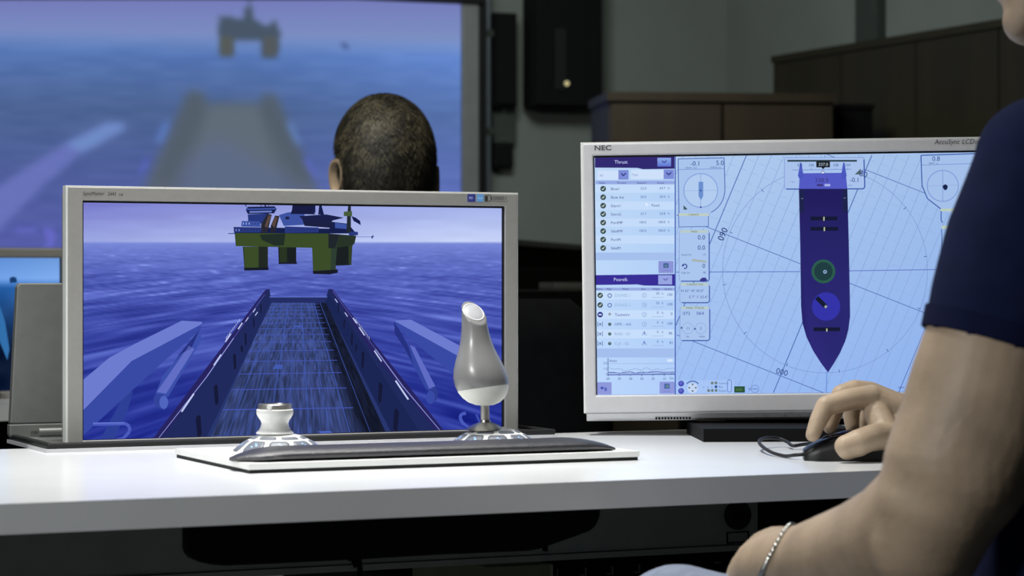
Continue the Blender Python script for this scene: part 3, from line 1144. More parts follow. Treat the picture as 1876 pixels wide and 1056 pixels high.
# black rounded tray below the desk top
Mt = xyz_rot(F0 + vD * 0.10, (0, 0, TH))
fu = px_local(Mt)
ctr = [(347, 930), (347, 1008), (350, 1018), (357, 1026), (370, 1032), (390, 1036), (415, 1038), (500, 1034.5), (650, 1027), (800, 1018), (930, 1012.5),
       (972, 1010.5), (990, 1007), (1010, 1000), (1050, 986), (1080, 975), (1091, 968), (1097, 957), (1101, 944), (1102, 915)]
pp = []
for (x, y) in ctr:
    q = fu(x, y)
    pp.append((q.x, min(q.z, DZ - 0.0262)))
ut = thing('under_desk_tray', 'black tray with rounded lower corners hanging under the white desk', 'tray', F0 + vD * 0.10, TH)
me = prism(pp, 0.0, 0.025, 'y', 0.003)
obj('tray_shell', me, M_matte, ut)
for (x, y, sz) in ((1003, 1004, 0.004),):
    q = fu(x, y)
    obj('tray_tab', mbox(q.x - 0.001, q.x + 0.001, 0.001, 0.01, q.z - 0.004, q.z + 0.002), M_matte, ut)
c0, c1 = fu(655, 1025), fu(670, 1062)
t = thing('hanging_cable', 'thin black cable dangling below the black under-desk tray', 'cable', F0 + vD * 0.112, TH)
obj('cable', tube([(c0.x, 0.0, c0.z), (c0.x + 0.003, 0, c0.z - 0.008), (c1.x, 0.002, c1.z), (c1.x + 0.004, 0.004, c1.z - 0.2), (c1.x + 0.03, 0.02, 0.02), (c1.x + 0.1, 0.05, 0.008)], 0.0028), M_matte, t, smooth=True)
obj('cable_end', lathe([(0, 0), (0.005, 0), (0.005, 0.02), (0, 0.02)], 12), M_matte, t, loc=(c0.x, 0, c0.z - 0.003))

# rack under the desk
Mr = xyz_rot(F0 + vD * 0.46, (0, 0, TH))
fr = px_local(Mr)
e0, e1 = fr(1008, 1030), fr(1384, 1030)
rack = thing('equipment_rack', 'black equipment rack with small pale brackets under the desk', 'rack', F0 + vD * 0.46, TH)
ztop = fr(1240, 1012).z
obj('rack_body', mbox(e0.x, e1.x, 0, 0.2, 0, ztop, 0.003), M_matte, rack)
M_brk = mat('pale_bracket', (120, 122, 118), 0.5)
for (x, y) in ((1020, 1057), (1072, 1055), (1121, 1052.5), (1170, 1049.5), (1219, 1046)):
    q = fr(x, y)
    pts = [(q.x, q.z), (q.x, q.z + 0.0095), (q.x - 0.0018, q.z + 0.0095), (q.x - 0.0018, q.z + 0.0018), (q.x - 0.008, q.z + 0.0018), (q.x - 0.008, q.z)]
    obj('bracket', prism(pts, -0.004, 0.0), M_brk, rack)
for (x, y) in ((1265, 1043), (1313, 1031)):
    q = fr(x, y)
    obj('bracket', mbox(q.x - 0.004, q.x + 0.004, -0.003, 0, q.z - 0.001, q.z + 0.001), M_brk, rack)
k0, k1 = fr(1390, 1000), fr(1700, 1000)
t = thing('drawer_pedestal', 'black drawer pedestal under the right half of the white desk', 'cabinet', F0 + vD * 0.44, TH)
pz = DZ - 0.03
obj('pedestal_body', mbox(k0.x, k1.x, 0.012, 0.2, 0.03, pz, 0.004), M_matte, t)
for kk_ in range(3):
    zz0 = 0.05 + kk_ * (pz - 0.06) / 3
    dw = obj('drawer', mbox(k0.x + 0.003, k1.x - 0.003, 0.0, 0.012, zz0, zz0 + (pz - 0.06) / 3 - 0.006, 0.002), M_matte, t)
    obj('handle', mbox((k0.x + k1.x) / 2 - 0.05, (k0.x + k1.x) / 2 + 0.05, -0.008, 0.0, zz0 + 0.15, zz0 + 0.162, 0.002), M_black, dw)
obj('plinth', mbox(k0.x + 0.01, k1.x - 0.01, 0.02, 0.19, 0, 0.03), M_black, t)
g0, g1 = fr(880, 1036), fr(1005, 1036)
t = thing('computer_case', 'pale olive computer case standing under the desk', 'computer', F0 + vD * 0.44, TH)
obj('case_body', mbox(g0.x, g1.x - 0.004, 0.004, 0.22, 0, fr(950, 1034).z, 0.003), mat('olive_case', (150, 152, 120), 0.6), t)
obj('case_edge', mbox(g1.x - 0.008, g1.x - 0.0045, -0.001, 0.004, 0, fr(950, 1034).z), mat('olive_light', (175, 180, 150), 0.5), t)

# ================================================================== folding case: tray + standing lid
TC = R(24.8)
T0 = on_z(86, 830.5, DZ)
case = thing('display_case', 'silver tray with black rim and upright silver lid behind the left monitor', 'case', (T0.x, T0.y, DZ), TC)
CL, CD = 0.622, 0.185
Mc = xyz_rot((T0.x, T0.y, DZ), (0, 0, TC))
obj('tray_plate', mbox(-0.001, CL, -0.001, CD, 0.0, 0.0042, 0.0012), M_silverlt, case)
obj('rim', frame_mesh(0.0, CL - 0.001, 0.0, CD - 0.001, 0.009, CL - 0.01, 0.009, CD - 0.01, -0.0105, -0.0042, 0.0022), M_rubber, case, rot=(R(-90), 0, 0), loc=(0, 0, 0))
obj('inlay', mbox(0.010, CL - 0.011, 0.010, CD - 0.011, 0.0042, 0.007), M_case, case)
# lid: stands at the rear of the tray
Ml = Mc @ Matrix.Translation((0, CD - 0.016, 0))
fl = px_local(Ml)
lt, lb_ = fl(31.5, 519), fl(17, 806)
seam = fl(60, 777).z
topz = lt.z
lid = obj('lid', prism([(lb_.x + 0.0012, seam + 0.0006), (CL - 0.006, seam + 0.0006), (CL - 0.012, topz - 0.004), (CL - 0.016, topz), (lt.x + 0.003, topz), (lt.x, topz - 0.004)],
                       CD - 0.016, CD - 0.004, 'y', 0.0016), M_case, case)
obj('hinge_strip', prism([(lb_.x, 0.010), (lb_.x + 0.006, 0.002), (CL - 0.006, 0.002), (CL - 0.004, 0.010), (CL - 0.004, seam), (lb_.x, seam)],
                         CD - 0.017, CD - 0.004, 'y', 0.0016), M_case, case)
obj('hinge_bar', tube([(0.03, CD - 0.026, 0.013), (CL - 0.03, CD - 0.026, 0.013)], 0.005, 12, 0), M_case, case, smooth=True)
bp_ = fl(64, 791)
for dx in (-0.004, 0.0, 0.004):
    obj('rivet', lathe([(0, -0.0008), (0.0016, -0.0006), (0.0016, 0.001), (0, 0.001)], 12), M_chrome, case, loc=(bp_.x + dx, CD - 0.0172, bp_.z), rot=(R(90), 0, 0))

# ================================================================== left monitor
MD = 0.05
ML0 = T0 + vD * MD
ML0.z = DZ + 0.0072
mon = thing('left_monitor', 'silver framed monitor showing an oil rig and ship deck on blue sea', 'monitor', ML0, TC)
Mm1 = xyz_rot(ML0, (0, 0, TC))
f1 = px_local(Mm1)
oL, oR = f1(124.5, 500).x, f1(947, 500).x
oT = f1(121, 342.5).z
iL, iR = f1(151, 500).x, f1(924.5, 500).x
iT = f1(151, 367.5).z
iB = 0.002
bz = bmesh.new()
obj('bezel', frame_mesh(oL, oR, 0.0, oT, iL, iR, iB, iT, -0.002, 0.022, 0.0016, 3), M_silver, mon)
obj('edge_highlight', frame_mesh(oL - 0.0024, oR + 0.0016, 0.0, oT + 0.0016, oL + 0.0002, oR - 0.0002, -0.0005, oT - 0.0002, 0.0, 0.014, 0.0006), M_edge_highlight, mon)  # pale ring painting the light caught by the outer edges
obj('screen_gasket', frame_mesh(iL - 0.0005, iR + 0.0005, iB, iT + 0.0005, iL + 0.0016, iR - 0.0022, iB + 0.0006, iT - 0.0022, 0.0016, 0.004), M_black, mon)
obj('housing', mbox(oL + 0.006, oR - 0.006, 0.022, 0.05, 0.004, oT - 0.006, 0.008), M_silver, mon)
obj('rear_bulge', mbox(oL + 0.1, oR - 0.1, 0.05, 0.075, 0.06, oT - 0.06, 0.012), M_silver, mon)
scr = obj('screen', mbox(iL, iR, 0.0046, 0.021, iB, iT), M_black, mon)


def clampmap(fn, x0, x1, z0_, z1_, y0, step=0.00006):
    def g(x, y, l):
        q = fn(x, y)
        return (min(max(q.x, x0), x1), y0 - l * step, min(max(q.z, z0_), z1_))
    return g


P = Painter(clampmap(f1, iL + 0.001, iR - 0.0015, iB + 0.0005, iT - 0.0015, 0.0044))
# sky and sea
xs = np.concatenate([np.arange(150, 926, 3.0), [927]])
ys = np.concatenate([np.arange(364, 446, 6.0), np.arange(446, 824, 2.5), [826]])
X, Y = np.meshgrid(xs, ys)
hor = 444.0
ty = np.clip((Y - 368) / 76, 0, 1)[..., None]
tx = np.clip((X - 150) / 700, 0, 1)[..., None]
sky = (np.array([118, 120, 200.]) * (1 - ty) + np.array([158, 170, 230.]) * ty) * (1 - tx) + \
      (np.array([158, 172, 232.]) * (1 - ty) + np.array([200, 212, 248.]) * ty) * tx
sky = sky + (vnoise(X / 60, Y / 8, 1)[..., None] - 0.5) * 10
dy = np.maximum(Y - hor, 0.0)
ps = dy + 7.0
gx = (X - 540)
n1 = vnoise(gx / (ps * 0.95 + 6) + 9, np.log(ps) * 11.0 - np.abs(gx) * 0.011, 2)
n2 = vnoise(gx / (ps * 0.60 + 6) + 3 + np.log(ps) * 3, np.log(ps) * 24.0 - np.abs(gx) * 0.024, 5)
n3 = vnoise(gx / (ps * 0.36 + 5) - np.log(ps) * 5, np.log(ps) * 42.0 - np.abs(gx) * 0.042, 7)
n4 = vnoise(gx / (ps * 0.20 + 4) + np.log(ps) * 7, np.log(ps) * 62.0 - np.abs(gx) * 0.062, 17)
nn = (n1 * 0.22 + n2 * 0.30 + n3 * 0.28 + n4 * 0.20)
amp = np.clip(dy / 80, 0.10, 1.0)
td = np.clip(dy / 360, 0, 1) ** 0.55
td = td[..., None]
seac = np.array([108, 122, 206.]) * (1 - td) + np.array([36, 48, 146.]) * td
hazy = np.exp(-dy / 36.0)[..., None]
seac = seac * (1 - hazy * 0.55) + np.array([136, 152, 226.]) * hazy * 0.55
wv = ((nn - 0.5) * amp)[..., None]
seac = seac + np.where(wv > 0, wv * np.array([120, 130, 130.]), wv * np.array([90, 100, 120.]))
crest = np.clip((n2 * 0.4 + n3 * 0.4 + n4 * 0.2 - 0.72) * 5, 0, 1) * np.clip((dy - 12) / 30, 0, 1) * np.clip(1 - dy / 190, 0, 1)
seac = seac + crest[..., None] * np.array([52, 56, 44.])
kk = np.clip((Y - hor + 1.5) / 4, 0, 1)[..., None]
P.grid(xs, ys, sky * (1 - kk) + seac * kk)

# ---- oil rig
G1, G2, G3 = (58, 76, 40), (42, 54, 32), (26, 32, 34)
NB, NB2, NB3 = (22, 30, 74), (40, 56, 124), (62, 84, 162)
# columns: back first
P.poly([(512, 452), (545, 452), (545, 482), (513, 482)], G3, 1)
P.poly([(514, 452), (528, 452), (528, 481), (515, 481)], (42, 52, 34), 2)
P.poly([(618, 452), (648, 450), (646, 486), (617, 487)], G3, 1)
P.poly([(641, 450), (648, 450), (646, 485), (641, 486)], (50, 62, 40), 2)
P.poly([(447, 452), (493, 452), (493, 494), (450, 494)], G2, 2)
P.poly([(449, 452), (476, 452), (476, 493), (451, 493)], G1, 3)
P.poly([(476, 452), (493, 452), (493, 493), (476, 493)], (34, 40, 36), 3)
P.poly([(449, 491), (494, 490), (494, 495), (450, 496)], (22, 26, 40), 4)
P.poly([(513, 481), (546, 480), (546, 484), (512, 484)], (26, 30, 46), 3)
P.poly([(574, 452), (616, 452), (618, 499), (576, 500)], G1, 3)
P.poly([(610, 430), (622, 430), (616, 497), (608, 498)], (46, 62, 50), 4)
P.poly([(575, 497), (621, 494), (621, 500), (606, 503), (576, 502)], (24, 26, 38), 5)
# hull
P.poly([(432, 427), (606, 428), (604, 455), (434, 451)], G1, 4)
P.poly([(604, 428), (655, 432), (652, 446), (648, 450), (618, 454), (604, 455)], (40, 52, 40), 4)
P.poly([(604, 428), (624, 430), (616, 455), (604, 455)], (32, 38, 44), 5)
P.poly([(478, 430), (525, 428), (522, 450), (505, 450), (482, 440)], (34, 46, 40), 5)
# deck structures
P.poly([(430, 416), (606, 419), (606, 428), (431, 427)], NB, 6)
P.poly([(431, 417), (482, 418), (480, 426), (432, 426)], NB2, 7)
P.poly([(524, 415), (586, 417), (586, 426), (524, 427)], NB2, 7)
P.poly([(606, 406), (640, 410), (655, 428), (606, 428)], NB, 6)
P.poly([(616, 408), (638, 411), (640, 420), (616, 418)], NB3, 7)
P.poly([(640, 424), (658, 425), (658, 431), (642, 432)], NB2, 7)
P.poly([(445, 405), (478, 406), (480, 416), (444, 415)], NB3, 7)
P.poly([(456, 393), (494, 391), (496, 410), (457, 410)], NB2, 6)
P.poly([(452, 384), (456, 379), (505, 378), (509, 383), (504, 391), (456, 392)], NB, 7)
P.poly([(453, 382), (507, 381), (507, 384), (453, 385)], NB3, 8)
P.poly([(459, 387), (500, 386), (500, 389), (459, 390)], (110, 130, 205), 8)
P.poly([(480, 412), (492, 391), (500, 394), (492, 425), (482, 428)], (40, 40, 52), 8)
P.poly([(487, 414), (494, 394), (499, 396), (491, 418)], (90, 72, 66), 9)
P.poly([(498, 414), (506, 395), (514, 396), (507, 424), (498, 428)], (36, 36, 50), 8)
P.poly([(500, 412), (506, 397), (511, 398), (505, 418)], (86, 68, 62), 9)
P.poly([(513, 394), (530, 389), (560, 390), (560, 412), (522, 414)], NB3, 7)
P.poly([(525, 397), (532, 397), (532, 402), (525, 402)], (30, 36, 74), 8)
P.poly([(538, 372), (575, 374), (576, 388), (580, 393), (534, 392), (537, 385)], (24, 28, 66), 8)
P.poly([(575, 372), (580, 374), (580, 390), (574, 390)], NB, 8)
P.poly([(587, 372), (591, 372), (596, 394), (585, 393)], NB, 8)
P.poly([(550, 396), (600, 393), (632, 399), (612, 404), (600, 410), (556, 402)], (26, 32, 74), 8)
P.poly([(556, 402), (610, 403), (612, 418), (560, 414)], (28, 32, 66), 8)
P.poly([(640, 372), (645, 374), (645, 426), (637, 426), (638, 396)], (34, 42, 50), 9)
P.poly([(632, 388), (647, 387), (647, 396), (632, 396)], (70, 90, 56), 10)
P.poly([(646, 396), (654, 399), (662, 405), (663, 413), (659, 410), (650, 405)], NB, 9)
P.line([(655, 434), (686, 434)], 0.9, (96, 112, 186), 6)
P.poly([(682, 434), (686, 431), (687, 433), (684, 438)], NB2, 7)
P.line([(420, 428), (434, 428)], 1.4, NB2, 6)
P.line([(452, 372), (453, 379)], 1.6, NB, 7)
for x in (480, 488, 494):
    P.line([(x, 372), (x + 0.5, 380)], 1.0 if x != 488 else 2.5, NB, 7)
P.line([(545, 457), (572, 458)], 1.2, (96, 112, 190), 6)
for k in range(9):
    P.rect(434 + k * 5.4, 420, 435.3 + k * 5.4, 423.5, (150, 168, 228) if k < 2 else (30, 38, 90), 9)
for k in range(6):
    P.rect(447 + k * 5.4, 408, 448.4 + k * 5.4, 411.5, (170, 188, 240) if k < 3 else (40, 50, 110), 9)
for k in range(10):
    P.rect(532 + k * 5.2, 419, 533.3 + k * 5.2, 424, (36, 46, 110), 9)

# ---- ship deck
dA, dB, dC, dD = (498, 553), (599, 553), (718, 812), (381, 818)


def dwarp(u, v):
    # u across 0..1, v 0 near .. 1 far, perspective in depth
    t = v
    x0 = dD[0] + (dA[0] - dD[0]) * t
    x1 = dC[0] + (dB[0] - dC[0]) * t
    y0 = dD[1] + (dA[1] - dD[1]) * t
    y1 = dC[1] + (dB[1] - dC[1]) * t
    return (x0 + (x1 - x0) * u, y0 + (y1 - y0) * u)


NU, NV = 230, 110
us = np.linspace(0, 1, NU)
vs = np.linspace(0, 1, NV)
U, V = np.meshgrid(us, vs)
depth = 1.0 / (1.0 - V * 0.72)        # perspective depth 1..3.6
st = vnoise(U * 110, depth * 16, 11) * 0.5 + vnoise(U * 84, depth * 11, 12) * 0.5
pat = vnoise(U * 7, depth * 4.5, 13)
base = np.array([56, 70, 122.])[None, None, :] + (st[..., None] - 0.5) * np.array([40, 52, 100.]) + (pat[..., None] - 0.5) * np.array([12, 14, 26.])
base *= (0.94 + 0.1 * V[..., None])
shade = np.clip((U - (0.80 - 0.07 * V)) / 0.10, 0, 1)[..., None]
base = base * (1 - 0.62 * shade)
P.poly([dD, dC, dB, dA], (40, 54, 110), 1)
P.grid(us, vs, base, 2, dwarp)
for k in range(1, 9):
    u = k / 9.0
    P.line([dwarp(u, 0), dwarp(u, 1)], 1.5 if k % 2 else 1.0, (62, 86, 170), 3)
for dd in np.arange(1.05, 3.6, 0.17):
    v = (1 - 1.0 / dd) / 0.72
    P.line([dwarp(0, v), dwarp(0.86, v)], 1.7 - v, (70, 88, 186), 3)
P.poly([dwarp(0.62, 0.05), dwarp(0.69, 0.05), dwarp(0.685, 0.09), dwarp(0.615, 0.09)], (74, 98, 190), 4)
P.poly([dwarp(0.28, 0.53), dwarp(0.36, 0.53), dwarp(0.36, 0.56), dwarp(0.29, 0.56)], (66, 90, 176), 4)
P.poly([dwarp(0.44, 0.82), dwarp(0.56, 0.82), dwarp(0.56, 0.835), dwarp(0.44, 0.835)], (64, 86, 170), 4)
# stern wall
P.poly([(496, 544), (602, 544), (599, 555), (498, 555)], (36, 46, 100), 4)
P.line([(496, 544.5), (602, 544.5)], 1.6, (92, 110, 196), 5)
# bulwarks
P.poly([(484, 537), (489, 531), (496, 530), (498, 545), (500, 555), (381, 818), (284, 818)], (32, 42, 92), 3)
P.poly([(484, 537), (489, 531), (493, 531), (420, 640), (300, 818), (283, 818)], (40, 36, 96), 4)
P.line([(430, 620), (380, 692), (293, 818)], 1.5, (148, 160, 226), 6)
P.line([(487, 540), (430, 620)], 1.0, (84, 92, 170), 6)
P.poly([(604, 530), (610, 530), (614, 534), (812, 806), (720, 808), (598, 553)], (32, 42, 92), 3)
P.poly([(598, 553), (604, 540), (640, 590), (770, 808), (718, 812)], (28, 38, 84), 4)
P.poly([(606, 530), (612, 531), (690, 632), (815, 806), (800, 807), (680, 640)], (40, 36, 96), 5)
P.line([(690, 640), (740, 708), (808, 806)], 1.5, (148, 160, 226), 6)
P.line([(612, 534), (690, 640)], 1.0, (84, 92, 170), 6)
for (x, y, L_, w_) in ((457, 582, 9, 2), (470, 566, 8, 2), (474, 572, 8, 2), (446, 592, 14, 3), (425, 612, 18, 3), (407, 650, 24, 3), (357, 722, 40, 4), (299, 812, 10, 4)):
    P.line([(x, y), (x - L_ * 0.56, y + L_ * 0.83)], w_ * 0.75, (196, 206, 246), 7)
for (x, y, L_, w_) in ((616, 548, 8, 2), (634, 573, 9, 2), (649, 583, 12, 3), (660, 600, 18, 3), (688, 643, 24, 3), (727, 698, 42, 4), (789, 790, 16, 4)):
    P.line([(x, y), (x + L_ * 0.56, y + L_ * 0.83)], w_ * 0.75, (196, 206, 246), 7)
for k in range(9):
    P.line([(440 - k * 3, 590 + k * 4), (441 - k * 3, 585 + k * 4)], 0.9, (190, 200, 240), 7)
    P.line([(655 + k * 3, 590 + k * 4), (654 + k * 3, 585 + k * 4)], 0.9, (190, 200, 240), 7)
for (x, y, w_, h_) in ((366, 783, 11, 44), (398, 724, 9, 38), (432, 663, 6, 30), (445, 640, 5, 12), (452, 622, 4, 24), (467, 592, 3, 18), (480, 566, 2.5, 18)):
    P.poly([(x - w_ * .5, y - h_ * .35), (x - w_ * .1, y - h_ * .5), (x + w_ * .3, y - h_ * .45), (x + w_ * .5, y + h_ * .3), (x + w_ * .2, y + h_ * .5), (x - w_ * .2, y + h_ * .45)], (22, 26, 56), 6)
for (x, y, w_, h_) in ((728, 772, 11, 46), (699, 720, 9, 38), (667, 660, 6, 32), (655, 638, 4, 14), (647, 622, 4, 24), (633, 594, 3, 18), (622, 566, 2.5, 18)):
    P.poly([(x + w_ * .5, y - h_ * .35), (x + w_ * .1, y - h_ * .5), (x - w_ * .3, y - h_ * .45), (x - w_ * .5, y + h_ * .3), (x - w_ * .2, y + h_ * .5), (x + w_ * .2, y + h_ * .45)], (22, 26, 56), 6)
# cranes
LT, MB_, DK = (110, 124, 208), (56, 74, 164), (38, 50, 128)
P.poly([(246, 716), (226, 730), (186, 820), (211, 820), (236, 752)], (46, 64, 150), 3)
P.poly([(150, 753), (243, 661), (372, 592), (369, 605), (305, 660), (150, 800)], MB_, 4)
P.poly([(150, 698), (202, 656), (250, 630), (335, 588), (372, 590), (372, 594), (243, 662), (150, 754)], LT, 5)
P.poly([(368, 604), (372, 622), (310, 728), (287, 722), (300, 690)], (60, 80, 170), 3)
P.poly([(348, 634), (358, 640), (306, 722), (289, 719)], (98, 110, 196), 5)
P.poly([(322, 664), (368, 604), (352, 640), (330, 650)], DK, 5)
P.disc(291, 733, 8, (50, 66, 152), 5, ry=11)
P.poly([(284, 726), (300, 722), (310, 742), (304, 752), (288, 746)], (52, 68, 156), 5)
P.disc(302, 738, 8, (80, 102, 190), 6, ry=12)
P.line([(172, 778), (232, 777), (239, 782), (239, 792), (228, 804), (212, 818)], 6, (76, 92, 190), 6)
P.line([(172, 776), (230, 775.5)], 2, (104, 118, 210), 7)
P.poly([(724, 588), (755, 586), (860, 642), (860, 660), (842, 653)], LT, 5)
P.poly([(724, 588), (842, 653), (862, 664), (862, 712), (820, 676), (735, 606)], MB_, 4)
P.poly([(724, 590), (734, 604), (750, 634), (760, 668), (744, 640), (726, 612)], DK, 4)
P.poly([(726, 600), (756, 640), (800, 712), (792, 722), (782, 712), (742, 640)], (52, 70, 158), 3)
P.poly([(753, 633), (762, 636), (800, 708), (789, 714)], (96, 108, 196), 5)
P.poly([(788, 712), (800, 708), (805, 722), (802, 734), (790, 740)], (48, 62, 146), 5)
P.disc(791, 729, 8, (56, 74, 164), 6, ry=12)
P.line([(856, 758), (848, 759), (845, 766), (850, 776), (866, 790)], 6, (72, 90, 188), 6)
P.line([(875, 760), (884, 780)], 4, (60, 78, 172), 5)
obj('screen_picture', P.mesh(), M_screen, scr)


def lettering(name, fn, parent, items, y0, col=None, m=None):
    PP = Painter(lambda x, y, l: (fn(x, y).x, y0 - l * 0.00002, fn(x, y).z))
    for it in items:
        it(PP)
    return obj(name, PP.mesh(), m or M_print, parent)


INK = (58, 58, 60)
lettering('lettering', f1, mon, [
    lambda p: p.text('SyncMaster', 151, 358.2, 6.8, INK, 1, wscale=0.86),
    lambda p: p.text('2443', 196.5, 358.9, 6.6, INK, 1, wscale=0.80),
    lambda p: p.text('rw', 216.5, 359.2, 5.5, INK, 1, wscale=0.95),
], -0.0023)
lettering('badges', f1, mon, [
    lambda p: p.rect(855, 356, 869.5, 370, (48, 58, 140), 1),
    lambda p: p.rect(872, 356, 884.5, 370, (104, 164, 224), 1),
    lambda p: p.text('90', 857.5, 365.5, 5, (190, 200, 240), 2),
    lambda p: p.line([(874, 363.4), (883, 363.8)], 1.2, (190, 225, 250), 2),
    lambda p: p.rrect(887, 358, 898, 369, 1, None, 1, (52, 52, 54), 1.0),
    lambda p: p.rect(888, 359.5, 892, 368, (46, 46, 48), 2),
    lambda p: p.rect(898, 361.5, 900, 366, (52, 52, 54), 2),
    lambda p: p.text('20000:1', 901, 366.5, 6.2, INK, 1, wscale=0.92),
    lambda p: p.line([(901, 369), (929, 369.6)], 0.8, (90, 90, 90), 1),
], -0.0023)

# ================================================================== control panel on the desk
CT = R(24.8)
C0 = on_z(456, 868.5, DZ)
cpl = thing('control_panel', 'white control panel with two keyed domes, joystick, knob and black wrist rest', 'control panel', (C0.x, C0.y, DZ), CT)
PL, PDp = 0.432, 0.245
obj('underside', mbox(0.0015, PL - 0.0015, 0.0015, PDp - 0.001, 0, 0.0036, 0.0005), M_rubber, cpl)
obj('plate', mbox(0, PL, 0, PDp, 0.0036, 0.0096, 0.0008), M_whitepl, cpl)
PT = 0.0096
# wrist rest
rings = []
NX = 46
x0, x1 = -0.004, 0.413
for k in range(NX + 1):
    t_ = k / NX
    x = x0 + (x1 - x0) * t_
    e0_ = min(1.0, (x - x0) / 0.055)
    e1_ = min(1.0, (x1 - x) / 0.045)
    hgt = 0.0130 * (0.30 + 0.70 * math.sin(PI / 2 * e0_) ** 0.8) * (0.30 + 0.70 * math.sin(PI / 2 * e1_) ** 0.8)
    yb = 0.080 - 0.030 * (1 - math.sin(PI / 2 * e0_)) - 0.020 * (1 - math.sin(PI / 2 * e1_))
    yf = 0.012 + 0.006 * (1 - math.sin(PI / 2 * e1_)) + 0.02 * (1 - min(1.0, e0_ * 2.5))
    ring = []
    n = 24
    for j in range(n):
        a = 2 * PI * j / n
        cy, cz = math.cos(a), math.sin(a)
        yy = (yf + yb) / 2 + (yb - yf) / 2 * math.copysign(abs(cy) ** 0.75, cy)
        zz = PT + (hgt * 0.42 + hgt * 0.58 * cz if cz > 0 else hgt * 0.42 * (1 + math.copysign(abs(cz) ** 0.5, cz)))
        ring.append(Vector((x, yy, zz + 0.0002)))
    rings.append(ring)
obj('wrist_rest', loft(rings), M_leather, cpl, smooth=True)

# domes
DR, DH = 0.0505, 0.0225
RS = (DR * DR + DH * DH) / (2 * DH)


def dome_z(r):
    return math.sqrt(max(0, RS * RS - r * r)) - (RS - DH)


def key_mesh(ra, rb, half, icon=False, off=0.0006, taper=0.0):
    bm = bmesh.new()
    nr_, na = 5, 8
    top = []
    for i in range(nr_ + 1):
        s_ = i / nr_
        r = ra + (rb - ra) * s_
        row = []
        for j in range(na + 1):
            q = -1 + 2 * j / na
            # rounded corners
            edge = 1 - abs(2 * s_ - 1)
            ww = half * (1 - taper * s_) * (0.80 + 0.20 * min(1.0, edge * 3.0))
            a = q * ww
            row.append(bm.verts.new((r * math.cos(a), r * math.sin(a), dome_z(r) + off)))
        top.append(row)
    for i in range(nr_):
        for j in range(na):
            fc = bm.faces.new([top[i][j], top[i][j + 1], top[i + 1][j + 1], top[i + 1][j]])
            fc.smooth = True
    ext = bmesh.ops.extrude_face_region(bm, geom=list(bm.faces))
    for v in [g for g in ext['geom'] if isinstance(g, bmesh.types.BMVert)]:
        v.co.z -= 0.0015
    bmesh.ops.recalc_face_normals(bm, faces=bm.faces)
    if icon:
        rm = (ra + rb) / 2
        for (dr, da, sz) in ((0.0012, -0.06, 0.0009), (-0.0005, 0.06, 0.0011), (-0.0028, 0.0, 0.0009)):
            r = rm + dr
            vs_ = []
            for k in range(6):
                b_ = 2 * PI * k / 6
                rr_ = r + sz * math.cos(b_)
                aa = da + sz * 1.5 / r * math.sin(b_)
                vs_.append(bm.verts.new((rr_ * math.cos(aa), rr_ * math.sin(aa), dome_z(rr_) + off + 0.00012)))
            fc = bm.faces.new(vs_)
            fc.material_index = 1
    me = fin(bm, recalc=False)
    return me


keyA = key_mesh(0.0470, 0.0325, R(15.6), True, taper=-0.04)
keyB = key_mesh(0.0292, 0.0240, R(20), False)
keyA.materials.append(M_key)
keyA.materials.append(M_icon)
keyB.materials.append(M_key)


def dome(cx, cy):
    prof = [(DR + 0.0008, 0.0), (DR + 0.0008, 0.0016)]
    for k in range(0, 19):
        r = DR * (1 - k / 18)
        prof.append((r, dome_z(r) + 0.0016 * 0))
    d = obj('dome', lathe(prof, 64), M_whitepl, cpl, smooth=True, loc=(cx, cy, PT))
    for k in range(9):
        obj('key', keyA, None, d, rot=(0, 0, R(40 * k + 12)))
    for k in range(7):
        obj('key', keyB, None, d, rot=(0, 0, R(360 / 7 * k + 20)))
    return d


def panel_pt(x, y, h):
    w_ = on_z(x, y, DZ + h)
    q = w_ - Vector((C0.x, C0.y, DZ + h))
    return (q.dot(uD), q.dot(vD))


dLx, dLy = 0.0735, 0.122
dRx, dRy = 0.3185, 0.122
dome(dLx, dLy)
dome(dRx, dRy)
# knob
kz = PT + DH - 0.0015
prof = [(0.0225, 0.0), (0.0195, 0.0012), (0.0165, 0.0045), (0.0145, 0.0090), (0.0139, 0.0125), (0.0148, 0.0160), (0.0170, 0.0195), (0.0188, 0.0232), (0.0192, 0.0262),
        (0.0190, 0.0290), (0.0183, 0.0296), (0, 0.0296)]
prof = [(min(r_, 0.0190) if z_ < 0.001 else r_, z_ * 0.86) for r_, z_ in prof]
kn = obj('knob', lathe(prof, 56), M_whitepl, cpl, smooth=True, loc=(dLx - 0.004, dLy, kz))
obj('knob_cap', lathe([(0.0172, 0.0254), (0.0176, 0.0258), (0.0176, 0.0302), (0.0168, 0.0309), (0.0150, 0.0310), (0.0148, 0.0304), (0, 0.0304)], 56), M_chrome, kn)
dr_ = Vector((math.cos(R(-127)), math.sin(R(-127)), 0))
mk = obj('index_mark', lathe([(0, 0.0012), (0.0026, 0.0010), (0.0026, -0.001), (0, -0.001)], 20), M_whitepl, kn)
mk.matrix_local = Matrix.Translation(dr_ * 0.0177 + Vector((0, 0, 0.0280))) @ dr_.to_track_quat('Z', 'Y').to_matrix().to_4x4()
mk2 = obj('index_hole', lathe([(0, 0.0015), (0.0013, 0.0014), (0.0013, 0), (0, 0)], 16), M_matte, kn)
mk2.matrix_local = mk.matrix_local.copy()

